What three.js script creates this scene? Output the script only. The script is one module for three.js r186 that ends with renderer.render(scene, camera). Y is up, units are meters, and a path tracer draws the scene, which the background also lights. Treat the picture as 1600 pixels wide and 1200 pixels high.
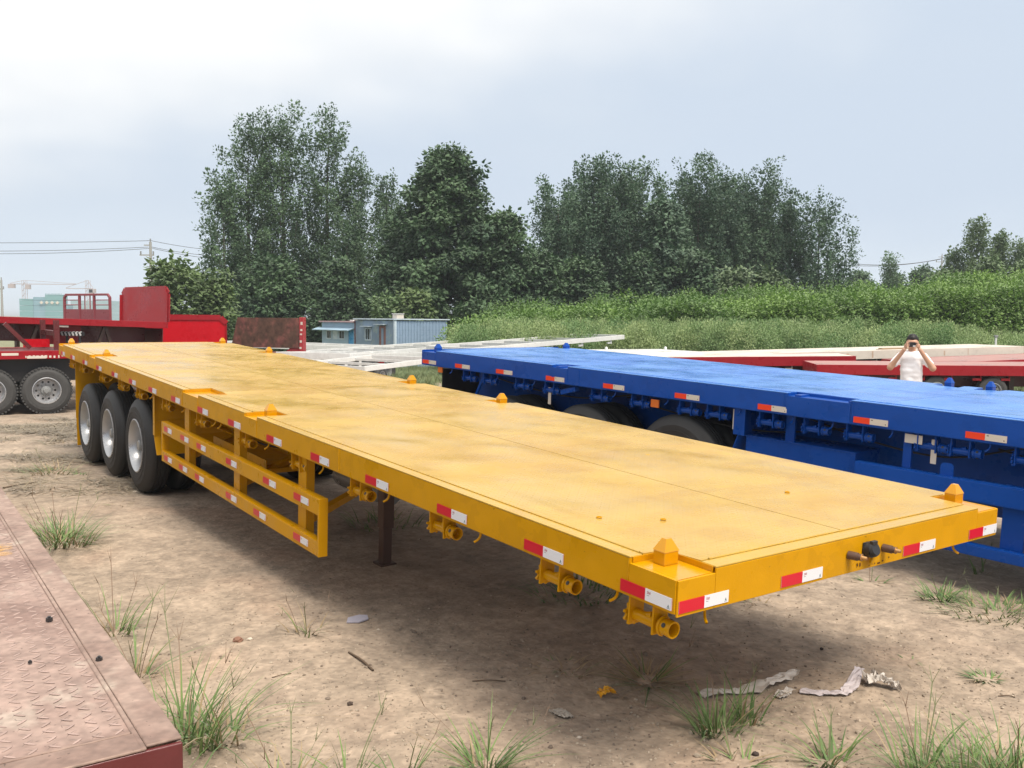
import * as THREE from 'three';
import { RoundedBoxGeometry } from 'three/addons/geometries/RoundedBoxGeometry.js';
import { mergeGeometries, mergeVertices, toCreasedNormals } from 'three/addons/utils/BufferGeometryUtils.js';
import { MarchingCubes } from 'three/addons/objects/MarchingCubes.js';
import { ImprovedNoise } from 'three/addons/math/ImprovedNoise.js';

// ---------------------------------------------------------------- camera, sky, sun, exposure
const scene = new THREE.Scene();
const camera = new THREE.PerspectiveCamera(45.33, 4 / 3, 0.05, 2500);
camera.position.set(0, 2.0016, 0);
camera.rotation.order = 'YXZ';
camera.rotation.set(-4.055 * Math.PI / 180, 0, 0.509 * Math.PI / 180);
const renderer = new THREE.WebGLRenderer({ antialias: true });
renderer.setSize(1024, 768);
renderer.toneMapping = THREE.LinearToneMapping;
renderer.toneMappingExposure = 1.06;
renderer.shadowMap.enabled = true;
const SUN_DIR = new THREE.Vector3(0.30, 0.85, 0.42).normalize();
const sun = new THREE.DirectionalLight(0xfff3e2, 4.6);
sun.position.copy(SUN_DIR).multiplyScalar(60);
sun.castShadow = true;
sun.shadow.radius = 56;
sun.shadow.mapSize.set(4096, 4096);
Object.assign(sun.shadow.camera, { left: -40, right: 40, top: 60, bottom: -40, near: 1, far: 160 });
scene.add(sun);
const perlin = new ImprovedNoise();
const P3 = (x, y, z) => perlin.noise(x, y, z);
const fbm3 = (x, y, z, o = 4) => { let s = 0, a = 0.5; for (let i = 0; i < o; i++) { s += a * P3(x, y, z); x *= 2.03; y *= 2.03; z *= 2.03; a *= 0.5; } return s; };
const clamp = (x, a = 0, b = 1) => Math.min(b, Math.max(a, x));
const sstep = (a, b, x) => { const t = clamp((x - a) / (b - a)); return t * t * (3 - 2 * t); };
const mix = (a, b, t) => a + (b - a) * t;
{ // hazy overcast sky: pale blue haze low down, bright white cloud sheet above, a little thinner to the right
  const W = 1024, H = 512, d = new Float32Array(W * H * 4);
  for (let r = 0; r < H; r++) for (let c = 0; c < W; c++) {
    const lat = ((r + 0.5) / H - 0.5) * Math.PI, lon = ((c + 0.5) / W - 0.5) * 2 * Math.PI; // row 0 is the bottom
    const y = Math.sin(lat), x = Math.cos(lat) * Math.cos(lon), z = Math.cos(lat) * Math.sin(lon);
    const e = Math.max(y, 0), k = 1 / (e + 0.22);
    const n1 = fbm3(x * k * 1.1 + 3.1, 7.3, z * k * 1.1 + 1.7, 5), n2 = fbm3(x * k * 2.7 + 9.1, 2.3, z * k * 2.7 + 4.2, 4);
    const leftness = clamp(-x * 0.9 - z * 0.15, -1, 1);
    const cov = sstep(0.235, 0.415, e + 0.27 * leftness + 0.10 * n1 + 0.045 * n2);
    const thin = 0.5 + 0.5 * clamp(leftness + n1);
    const low = sstep(0, 0.13, e + 0.03 * n2);
    const hz = [0.74, 0.82, 0.90], mid = [mix(0.555, 0.67, thin), mix(0.66, 0.745, thin), mix(0.815, 0.83, thin)];
    const up = mix(1.0, 1.12, sstep(0.25, 1, e)) * (1 + 0.05 * n2);
    const cl = [up * 1.0, up * 1.005, up * 1.0];
    const i = (r * W + c) * 4;
    for (let q = 0; q < 3; q++) d[i + q] = mix(mix(hz[q], mid[q], low), cl[q], cov);
    if (y < 0) for (let q = 0; q < 3; q++) d[i + q] = mix(hz[q], [0.36, 0.31, 0.26][q], sstep(0, 0.06, -y));
    d[i + 3] = 1;
  }
  const t = new THREE.DataTexture(d, W, H, THREE.RGBAFormat, THREE.FloatType);
  t.mapping = THREE.EquirectangularReflectionMapping; t.magFilter = t.minFilter = THREE.LinearFilter; t.needsUpdate = true;
  scene.background = t; scene.environment = t;
}
scene.fog = new THREE.FogExp2(0xdfe8f0, 0.00055);

// ---------------------------------------------------------------- helpers
function rng(seed) { let a = seed >>> 0; return () => { a = (a + 0x6D2B79F5) | 0; let t = Math.imul(a ^ (a >>> 15), 1 | a); t = (t + Math.imul(t ^ (t >>> 7), 61 | t)) ^ t; return ((t ^ (t >>> 14)) >>> 0) / 4294967296; }; }
const D2R = Math.PI / 180, V = (x, y, z) => new THREE.Vector3(x, y, z);
const counts = {};
function numbered(n) { const k = counts[n] = (counts[n] ?? -1) + 1; return k ? n + '_' + String(k).padStart(3, '0') : n; }
function tag(o, label, category, group, kind) { if (label) o.userData.label = label; if (category) o.userData.category = category; if (group) o.userData.group = group; if (kind) o.userData.kind = kind; return o; }
function boxUV(g) { // uv in metres from the dominant axis of each face
  const p = g.attributes.position, n = g.attributes.normal, uv = new Float32Array(p.count * 2);
  for (let i = 0; i < p.count; i += 3) {
    const ax = Math.abs(n.getX(i) + n.getX(i + 1) + n.getX(i + 2)), ay = Math.abs(n.getY(i) + n.getY(i + 1) + n.getY(i + 2)), az = Math.abs(n.getZ(i) + n.getZ(i + 1) + n.getZ(i + 2));
    for (let j = i; j < i + 3 && j < p.count; j++) {
      const x = p.getX(j), y = p.getY(j), z = p.getZ(j);
      if (ay >= ax && ay >= az) { uv[j * 2] = x; uv[j * 2 + 1] = z; } else if (ax >= az) { uv[j * 2] = z; uv[j * 2 + 1] = y; } else { uv[j * 2] = x; uv[j * 2 + 1] = y; }
    }
  }
  g.setAttribute('uv', new THREE.BufferAttribute(uv, 2));
  return g;
}
function J(list, keepUV) {
  const gs = list.flat(9).map((g) => { g = g.index ? g.toNonIndexed() : g; for (const k of Object.keys(g.attributes)) if (!['position', 'normal', 'uv'].includes(k)) g.deleteAttribute(k); if (!g.attributes.normal) g.computeVertexNormals(); if (!keepUV) boxUV(g); return g; });
  return gs.length === 1 ? gs[0] : mergeGeometries(gs);
}
function mesh(name, geos, mat, parent, keepUV) {
  const g = Array.isArray(geos) ? J(geos, keepUV) : geos;
  const m = new THREE.Mesh(g, mat); m.castShadow = m.receiveShadow = true;
  m.name = parent && parent !== scene ? name : numbered(name);
  (parent || scene).add(m);
  return m;
}
function thing(name, label, category, pos, turn = 0, group) {
  const o = new THREE.Group(); o.name = numbered(name); o.position.set(...pos); o.rotation.y = turn; scene.add(o);
  return tag(o, label, category, group);
}
function bx(w, h, d, x, y, z, bev = 0, rx = 0, ry = 0, rz = 0) { // box centred at x, y, z
  const g = bev ? new RoundedBoxGeometry(w, h, d, 1, Math.min(bev, w / 2.1, h / 2.1, d / 2.1)) : new THREE.BoxGeometry(w, h, d);
  if (rx) g.rotateX(rx); if (ry) g.rotateY(ry); if (rz) g.rotateZ(rz);
  return g.translate(x, y, z);
}
function ab(a, b, bev = 0) { return bx(b[0] - a[0], b[1] - a[1], b[2] - a[2], (a[0] + b[0]) / 2, (a[1] + b[1]) / 2, (a[2] + b[2]) / 2, bev); } // box from corner to corner
function rod(a, b, r0, r1 = r0, seg = 8, open = false) {
  const A = V(...a), B = V(...b), d = B.clone().sub(A), g = new THREE.CylinderGeometry(r1, r0, d.length(), seg, 1, open);
  return g.applyQuaternion(new THREE.Quaternion().setFromUnitVectors(V(0, 1, 0), d.normalize())).translate((A.x + B.x) / 2, (A.y + B.y) / 2, (A.z + B.z) / 2);
}
function beam(a, b, w, h, bev = 0) { // square bar from a to b, w across and h high
  const A = V(...a), B = V(...b), d = B.clone().sub(A), L = d.length(); d.normalize();
  const side = V(0, 1, 0).cross(d); if (side.length() < 1e-3) side.set(0, 0, 1); side.normalize();
  const up = d.clone().cross(side);
  const g = bev ? new RoundedBoxGeometry(w, h, L, 1, bev) : new THREE.BoxGeometry(w, h, L);
  return g.applyMatrix4(new THREE.Matrix4().makeBasis(side, up, d)).translate((A.x + B.x) / 2, (A.y + B.y) / 2, (A.z + B.z) / 2);
}
const tube = (pts, r, seg = 12, rs = 6) => new THREE.TubeGeometry(new THREE.CatmullRomCurve3(pts.map((p) => V(...p))), seg, r, rs);
function ex(pts, depth, bev = 0) { // polygon in xy pushed along +z
  const s = new THREE.Shape(pts.map((p) => new THREE.Vector2(...p)));
  return new THREE.ExtrudeGeometry(s, { depth: depth - 2 * bev, bevelEnabled: bev > 0, bevelSize: bev, bevelThickness: bev, bevelSegments: 1, bevelOffset: -bev }).translate(0, 0, bev);
}
// a pixel of the 1600 x 1200 photograph turned into a point of the place: at a depth, or at a height
const ROLL = 0.509 * D2R, PITCH = 4.055 * D2R, FPX = 1436.77, EYE = 2.0016;
function ray(px, py) { let X = px - 800, Y = 600 - py; [X, Y] = [X * Math.cos(ROLL) - Y * Math.sin(ROLL), X * Math.sin(ROLL) + Y * Math.cos(ROLL)]; X /= FPX; Y /= FPX; return V(X, Y * Math.cos(PITCH) - Math.sin(PITCH), -(Math.cos(PITCH) + Y * Math.sin(PITCH))); }
function at(px, py, depth) { const d = ray(px, py); return d.multiplyScalar(depth / -d.z).add(V(0, EYE, 0)); }
function on(px, py, h = 0) { const d = ray(px, py); return d.multiplyScalar((h - EYE) / d.y).add(V(0, EYE, 0)); }

// tileable noise for textures
function tnoise(cells, seed) {
  const r = rng(seed), n = cells, t = new Float32Array(n * n); for (let i = 0; i < n * n; i++) t[i] = r();
  return (u, v) => { const x = ((u % 1) + 1) % 1 * n, y = ((v % 1) + 1) % 1 * n, i = Math.floor(x), j = Math.floor(y); let a = x - i, b = y - j; a = a * a * (3 - 2 * a); b = b * b * (3 - 2 * b); const i1 = (i + 1) % n, j1 = (j + 1) % n, i0 = i % n, j0 = j % n; return mix(mix(t[j0 * n + i0], t[j0 * n + i1], a), mix(t[j1 * n + i0], t[j1 * n + i1], a), b); };
}
function tfbm(cells, oct, seed) { const f = []; for (let o = 0; o < oct; o++) f.push(tnoise(cells << o, seed + o * 17)); return (u, v) => { let s = 0, a = 0.5, w = 0; for (const q of f) { s += a * q(u, v); w += a; a *= 0.55; } return s / w; }; }
function tex(size, fn, srgb, repeat = 1) {
  const d = new Uint8Array(size * size * 4);
  for (let j = 0; j < size; j++) for (let i = 0; i < size; i++) { const c = fn(i / size, j / size), k = (j * size + i) * 4; d[k] = clamp(c[0]) * 255; d[k + 1] = clamp(c[1]) * 255; d[k + 2] = clamp(c[2]) * 255; d[k + 3] = 255; }
  const t = new THREE.DataTexture(d, size, size, THREE.RGBAFormat);
  t.wrapS = t.wrapT = THREE.RepeatWrapping; t.magFilter = THREE.LinearFilter; t.minFilter = THREE.LinearMipmapLinearFilter; t.generateMipmaps = true;
  t.repeat.set(repeat, repeat); if (srgb) t.colorSpace = THREE.SRGBColorSpace; t.needsUpdate = true;
  return t;
}
const rep = (t, r) => { const c = t.clone(); c.repeat.set(r, r); c.needsUpdate = true; return c; };

// ---------------------------------------------------------------- materials
const N = { a: tfbm(4, 6, 11), b: tfbm(9, 5, 23), c: tfbm(24, 4, 37), f: tfbm(90, 2, 51), s: tnoise(150, 77), s2: tnoise(210, 79) };
const wearTex = tex(1024, (u, v) => { // grime and scuffs on paint: mottled, with small chips
  const m = 0.90 + 0.16 * (N.a(u, v) - 0.5) + 0.10 * (N.c(u, v) - 0.5); const chip = N.s(u, v) > 0.985 && N.b(u, v) > 0.55 ? 0.55 : 1;
  const st = N.b(u * 1, v) > 0.66 ? 0.93 : 1; return [m * chip * st, m * chip * st, m * chip * st * 0.98];
}, false, 0.5);
const roughTex = tex(512, (u, v) => { const r = 0.55 + 0.9 * (N.a(u, v) - 0.5) + 0.35 * (N.c(u, v) - 0.5); return [r, r, r]; }, false, 0.5);
const paintBump = tex(512, (u, v) => { const r = 0.6 * N.b(u, v) + 0.4 * N.f(u, v); return [r, r, r]; }, false, 1.3);
const L3 = (r, g, b) => new THREE.Color().setRGB(r, g, b);
function paint(name, c, o = {}) { return Object.assign(new THREE.MeshPhysicalMaterial({ color: L3(...c), map: wearTex, roughness: 0.62, roughnessMap: roughTex, bumpMap: paintBump, bumpScale: 0.0012, ...o }), { name }); }
function plain(name, c, rough = 0.8, o = {}) { return Object.assign(new THREE.MeshPhysicalMaterial({ color: L3(...c), roughness: rough, ...o }), { name }); }
const rustTex = tex(1024, (u, v) => { const a = N.a(u, v), b = N.b(u, v * 0.5), c = N.c(u, v); const k = sstep(0.42, 0.6, 0.6 * a + 0.4 * b); const g = 0.75 + 0.5 * (c - 0.5); return [mix(0.58, 0.40, k) * g, mix(0.36, 0.29, k) * g, mix(0.33, 0.24, k) * g]; }, true, 0.4);
// teardrop tread plate: a lens every 30 mm, alternately turned
const treadTex = tex(256, (u, v) => {
  let h = 0; for (const [cx, cy, t] of [[0.25, 0.25, 0.7], [0.75, 0.75, 0.7], [0.75, 0.25, -0.7], [0.25, 0.75, -0.7]]) for (let i = -1; i <= 1; i++) for (let j = -1; j <= 1; j++) {
    const x = u - cx - i, y = v - cy - j, p = (x * Math.cos(t) + y * Math.sin(t)) / 0.22, q = (-x * Math.sin(t) + y * Math.cos(t)) / 0.06; h = Math.max(h, clamp(1.3 - 1.3 * (p * p + q * q)));
  } return [h, h, h];
}, false, 1 / 0.064);
const deckTex = tex(1024, (u, v) => { // paint under a film of dried dust, thinner where it is rubbed off
  const a = N.a(u, v), b = N.b(u * 2, v), c = N.c(u, v), g = N.s(u, v); const dust = sstep(0.38, 0.60, 0.5 * a + 0.35 * b + 0.15 * c), rub = sstep(0.56, 0.70, N.b(u * 2 + 0.3, v)), k = 0.985 + 0.05 * (g - 0.5) + 0.06 * (c - 0.5), sc = g > 0.992 && c > 0.55 ? 0.82 : 1;
  return [(mix(0.95, 1.0, dust) - 0.04 * rub) * k * sc, (mix(0.9, 1.0, dust) - 0.07 * rub) * k * sc, (mix(0.74, 1.0, dust) - 0.10 * rub) * k * sc];
}, false, 0.25);
const deckTexBlue = tex(1024, (u, v) => { // paint under a film of dried dust, thinner where it is rubbed off
  const a = N.a(u, v), b = N.b(u * 2, v), c = N.c(u, v), g = N.s(u, v); const dust = sstep(0.38, 0.60, 0.5 * a + 0.35 * b + 0.15 * c), rub = sstep(0.56, 0.70, N.b(u * 2 + 0.3, v)), k = 0.985 + 0.05 * (g - 0.5) + 0.06 * (c - 0.5), sc = g > 0.992 && c > 0.55 ? 0.82 : 1;
  return [(mix(0.7, 1.0, dust) - 0.18 * rub) * k * sc, (mix(0.82, 1.0, dust) - 0.14 * rub) * k * sc, (mix(0.93, 1.0, dust) - 0.06 * rub) * k * sc];
}, false, 0.25);
const M = {
  yellow: paint('yellow_paint', [0.61, 0.298, 0.001], { roughness: 0.6, specularIntensity: 0.35 }),
  yellowGloss: paint('fresh_yellow_paint', [0.62, 0.285, 0.002], { roughness: 0.28 }),
  yellowDeck: paint('yellow_deck_paint', [0.49, 0.315, 0.054], { map: deckTex, roughness: 0.44, bumpMap: treadTex, bumpScale: 0.0007 }),
  blue: paint('blue_paint', [0.004, 0.065, 0.36], { roughness: 0.55, specularIntensity: 0.5 }),
  blueDeck: paint('blue_deck_paint', [0.085, 0.235, 0.60], { map: deckTexBlue, roughness: 0.46, bumpMap: treadTex, bumpScale: 0.0007 }),
  red: paint('red_paint', [0.31, 0.010, 0.018], { roughness: 0.6, specularIntensity: 0.6 }),
  brightRed: paint('bright_red_paint', [0.50, 0.003, 0.012], { roughness: 0.55, specularIntensity: 0.5 }),
  darkRed: paint('dark_red_paint', [0.12, 0.022, 0.024]),
  pinkDeck: paint('dusty_red_deck', [0.40, 0.22, 0.20], { roughness: 0.9 }),
  rust: plain('rusty_plate', [1, 1, 1], 0.9, { map: rustTex, bumpMap: paintBump, bumpScale: 0.003 }),
  white: paint('white_paint', [0.72, 0.73, 0.74], { roughness: 0.6 }),
  cream: paint('cream_weathered_paint', [0.66, 0.60, 0.54], { roughness: 0.8 }),
  dark: paint('dark_underframe', [0.028, 0.026, 0.028], { roughness: 0.8 }),
  leg: paint('brown_leg_steel', [0.10, 0.055, 0.04], { roughness: 0.8 }),
  grey: paint('grey_steel', [0.25, 0.26, 0.27], { roughness: 0.6 }),
  rubber: plain('tyre_rubber', [0.022, 0.022, 0.024], 0.62, { map: wearTex, bumpMap: paintBump, bumpScale: 0.002 }),
  dustyRubber: plain('dusty_tyre_rubber', [0.060, 0.060, 0.062], 0.8, { map: wearTex, bumpMap: paintBump, bumpScale: 0.002 }),
  rim: plain('silver_rim', [0.46, 0.47, 0.49], 0.62, { metalness: 0.6, roughnessMap: roughTex }),
  black: plain('black_plastic', [0.018, 0.018, 0.02], 0.5),
  brass: plain('brass', [0.55, 0.32, 0.14], 0.4, { metalness: 0.9 }),
  glassDark: plain('dark_glass', [0.02, 0.025, 0.03], 0.12),
};
function canvasTex(w, h, draw) { const c = document.createElement('canvas'); c.width = w; c.height = h; draw(c.getContext('2d')); const t = new THREE.CanvasTexture(c); t.colorSpace = THREE.SRGBColorSpace; return t; }
const tapeTex = canvasTex(512, 86, (g) => {
  g.fillStyle = '#c8102c'; g.fillRect(0, 0, 256, 86); g.fillStyle = '#dfe0e6'; g.fillRect(256, 0, 256, 86);
  g.globalAlpha = 0.12; g.strokeStyle = '#000'; for (let i = -90; i < 520; i += 9) { g.beginPath(); g.moveTo(i, 0); g.lineTo(i + 86, 86); g.moveTo(i + 86, 0); g.lineTo(i, 86); g.stroke(); } g.globalAlpha = 1;
  g.fillStyle = '#8a1f2c'; g.font = 'bold 26px sans-serif'; g.fillText('3M', 272, 34); g.fillStyle = '#777'; g.fillRect(272, 42, 26, 4);
  g.fillStyle = '#4f6a70'; g.beginPath(); g.moveTo(482, 48); g.lineTo(492, 70); g.lineTo(472, 70); g.closePath(); g.fill(); g.fillRect(468, 74, 30, 4);
});
const tapeOrangeTex = canvasTex(512, 86, (g) => {
  g.fillStyle = '#e8401e'; g.fillRect(0, 0, 246, 86); g.fillStyle = '#cfc6ba'; g.fillRect(246, 0, 266, 86);
  g.globalAlpha = 0.10; g.strokeStyle = '#000'; for (let i = -90; i < 520; i += 9) { g.beginPath(); g.moveTo(i, 0); g.lineTo(i + 86, 86); g.moveTo(i + 86, 0); g.lineTo(i, 86); g.stroke(); } g.globalAlpha = 1;
  g.fillStyle = '#6a5b52'; g.fillRect(266, 16, 26, 14); g.beginPath(); g.arc(478, 62, 9, 0, 7); g.fill();
});
const tapeMat = Object.assign(new THREE.MeshPhysicalMaterial({ map: tapeTex, roughness: 0.3 }), { name: 'red_white_reflective_tape' });
const tapeOrangeMat = Object.assign(new THREE.MeshPhysicalMaterial({ map: tapeOrangeTex, roughness: 0.3 }), { name: 'orange_white_reflective_tape' });

// ---------------------------------------------------------------- ground
function groundH(x, z) {
  const d = Math.hypot(x, z), far = sstep(28, 42, d) * -0.5;
  const near = 1 - sstep(60, 120, d);
  let h = 0.05 * P3(x * 0.23, 1.3, z * 0.23) + 0.022 * P3(x * 0.9, 4.1, z * 0.9) + 0.010 * P3(x * 2.7, 8.2, z * 2.7) + 0.005 * P3(x * 7.1, 5.2, z * 7.1);
  // the old wheel ruts that run past the front of the yellow trailer
  const s = (x - 2.3) * 0.74 + (z + 6.0) * 0.67, t = -(x - 2.3) * 0.67 + (z + 6.0) * 0.74;
  for (const o of [-0.12, 0.02, 0.16]) h -= 0.022 * Math.exp(-((t - o - 0.03 * P3(s * 2, 3, 1)) ** 2) / 0.0012) * sstep(0.85, 0.5, Math.abs(s)) * (0.7 + 0.3 * Math.sin(s * 70));
  for (const [mx, mz, r, a] of [[0.42, -6.5, 0.5, 0.05], [0.2, -5.3, 0.45, 0.05], [0.75, -4.95, 0.3, 0.05], [1.9, -4.95, 0.3, 0.04], [-1.3, -8.7, 0.5, 0.05]]) h += a * Math.exp(-((x - mx) ** 2 + (z - mz) ** 2) / (r * r)) * (0.6 + 0.6 * P3(x * 6, 2, z * 6));
  return h * near + far;
}
{
  const lines = (a, b, step, outA, outB) => { const l = []; for (let x = a; x <= b + 1e-6; x += step) l.push(x); let s = step; let x = b; while (x < outB) { s *= 1.18; x += s; l.push(Math.min(x, outB)); } s = step; x = a; while (x > outA) { s *= 1.18; x -= s; l.unshift(Math.max(x, outA)); } return l; };
  const xs = lines(-7, 6, 0.05, -900, 900), zs = lines(-12, -3.4, 0.05, -1500, 60);
  const nx = xs.length, nz = zs.length, pos = new Float32Array(nx * nz * 3), uv = new Float32Array(nx * nz * 2), col = new Float32Array(nx * nz * 3), idx = [];
  for (let j = 0; j < nz; j++) for (let i = 0; i < nx; i++) {
    const k = j * nx + i, x = xs[i], z = zs[j];
    pos.set([x, groundH(x, z), z], k * 3); uv.set([x, z], k * 2);
    const n = fbm3(x * 0.35, 3, z * 0.35, 4), m = fbm3(x * 1.1, 9, z * 1.1, 4), r = fbm3(x * 0.8 + 5, 12, z * 0.8, 3);
    const dryness = 0.63 + 0.08 * n + 0.07 * m, red = sstep(0.12, 0.35, r), green = sstep(24, 34, -z + 0.45 * x) * 0.8;
    col.set([mix(dryness * (1 + 0.02 * red), 0.32, green), mix(dryness * (1 - 0.03 * red), 0.46, green), mix(dryness * (1 - 0.05 * red), 0.30, green)], k * 3);
    if (i && j) { const a = k - nx - 1, b = k - nx, c = k - 1; idx.push(a, c, b, b, c, k); }
  }
  const g = new THREE.BufferGeometry(); g.setAttribute('position', new THREE.BufferAttribute(pos, 3)); g.setAttribute('uv', new THREE.BufferAttribute(uv, 2)); g.setAttribute('color', new THREE.BufferAttribute(col, 3)); g.setIndex(idx); g.computeVertexNormals();
  const sandTex = tex(2048, (u, v) => {
    const a = N.a(u, v), b = N.b(u, v), c = N.c(u, v), f = N.f(u, v), s = N.s2(u, v), s1 = N.s(u * 2, v * 2);
    let k = 0.72 + 0.14 * (a - 0.5) + 0.13 * (b - 0.5) + 0.16 * (c - 0.5) + 0.19 * (f - 0.5) + 0.09 * (s1 - 0.5);
    const damp = sstep(0.52, 0.68, 0.5 * a + 0.5 * b); k *= 1 - 0.09 * damp;
    const grit = s > 0.92 ? -0.10 : s < 0.07 ? 0.07 : 0; k += grit;
    return [k * 1.03, k * (0.93 - 0.01 * damp), k * (0.825 - 0.01 * damp)];
  }, true, 1 / 6.5);
  const sandBump = tex(1024, (u, v) => { const k = 0.35 * N.b(u, v) + 0.35 * N.c(u, v) + 0.3 * N.f(u, v) + (N.s(u, v) > 0.94 ? 0.25 : 0); return [k, k, k]; }, false, 1 / 2.3);
  const m = new THREE.MeshStandardMaterial({ map: sandTex, vertexColors: true, roughness: 0.95, bumpMap: sandBump, bumpScale: 0.022, color: L3(1.0, 1.0, 1.0) }); m.name = 'dry_sandy_soil';
  const o = mesh('ground', g, m); tag(o, 'dry sandy yard ground with faint wheel tracks', 'ground', null, 'structure');
}

// ---------------------------------------------------------------- wheels
function wheelGeo(lugs) { // axis along z, outer face at z = 0, dual: outer tyre z 0..0.29, inner z 0.33..0.62
  const R = 0.54, prof = (z0) => { const p = [[0.285, 0.035], [0.30, 0.012], [0.36, 0.0], [0.44, 0.006], [0.497, 0.028], [0.527, 0.05], [0.538, 0.075]];
    const tread = []; for (const [a, b] of [[0.10, 0.108], [0.142, 0.15], [0.182, 0.19], [0.215, 0.222]]) tread.push([R, a - 0.003], [R - 0.012, a], [R - 0.012, b], [R, b + 0.003]);
    const back = p.slice().reverse().map(([r, z]) => [r, 0.29 - z]); return [...p, ...tread, ...back].map(([r, z]) => new THREE.Vector2(r, z + z0)); };
  const out = []; for (const z0 of [0, 0.33]) { let g = new THREE.LatheGeometry(prof(z0), 48); g = g.rotateX(Math.PI / 2); g.scale(1, 1, 1); out.push(g); }
  // lathe axis y -> z: rotateX(90) sends +y to +z
  if (lugs) for (let i = 0; i < 44; i++) for (const [zz, off] of [[0.045, 0], [0.245, 0.5]]) { const a = (i + off) / 44 * Math.PI * 2; const b = new THREE.BoxGeometry(0.042, 0.035, 0.075); b.translate(0, R - 0.008, 0); b.rotateZ(a); b.translate(0, 0, zz); out.push(b); }
  const ring = []; for (let i = 0; i < 3; i++) ring.push(new THREE.TorusGeometry(0.335 + i * 0.05, 0.004, 5, 48).translate(0, 0, i === 0 ? 0.006 : i === 1 ? 0.001 : 0.010));
  return toCreasedNormals(J([out, ring]), 0.6);
}
function rimGeo() {
  const p = [[0.30, 0.018], [0.305, 0.004], [0.292, 0.0], [0.283, 0.012], [0.272, 0.05], [0.262, 0.075], [0.258, 0.12], [0.252, 0.165], [0.24, 0.185]].map(([r, z]) => new THREE.Vector2(r, z));
  const dish = new THREE.LatheGeometry(p, 48).rotateX(Math.PI / 2);
  const s = new THREE.Shape(); s.absarc(0, 0, 0.25, 0, Math.PI * 2); for (let i = 0; i < 10; i++) { const a = i / 10 * Math.PI * 2; const h = new THREE.Path(); h.absarc(0.198 * Math.cos(a), 0.198 * Math.sin(a), 0.024, 0, Math.PI * 2, true); s.holes.push(h); }
  const disc = new THREE.ExtrudeGeometry(s, { depth: 0.012, bevelEnabled: false, curveSegments: 24 }).translate(0, 0, 0.168);
  return toCreasedNormals(J([dish, disc]), 0.5);
}
function hubGeo() {
  const hub = new THREE.LatheGeometry([[0, 0.03], [0.05, 0.032], [0.062, 0.045], [0.066, 0.09], [0.10, 0.10], [0.112, 0.12], [0.115, 0.17]].map(([r, z]) => new THREE.Vector2(r, z)), 24).rotateX(Math.PI / 2);
  const nuts = []; for (let i = 0; i < 10; i++) { const a = (i + 0.5) / 10 * Math.PI * 2; nuts.push(new THREE.CylinderGeometry(0.015, 0.015, 0.05, 6).rotateX(Math.PI / 2).translate(0.142 * Math.cos(a), 0.142 * Math.sin(a), 0.145)); }
  return toCreasedNormals(J([hub, nuts]), 0.5);
}
const WG = { rib: wheelGeo(false), lug: wheelGeo(true), rim: rimGeo(), hub: hubGeo() };
function wheel(parent, x, y, z, far, lug, rubber = M.rubber, k = 1) { // far: faces the other way
  const w = mesh('wheel', lug ? WG.lug : WG.rib, rubber, parent); w.position.set(x, y, z); w.scale.setScalar(k); if (far) w.rotation.y = Math.PI;
  mesh('rim', WG.rim, M.rim, w); mesh('hub', WG.hub, M.grey, w);
  return w;
}

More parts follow.
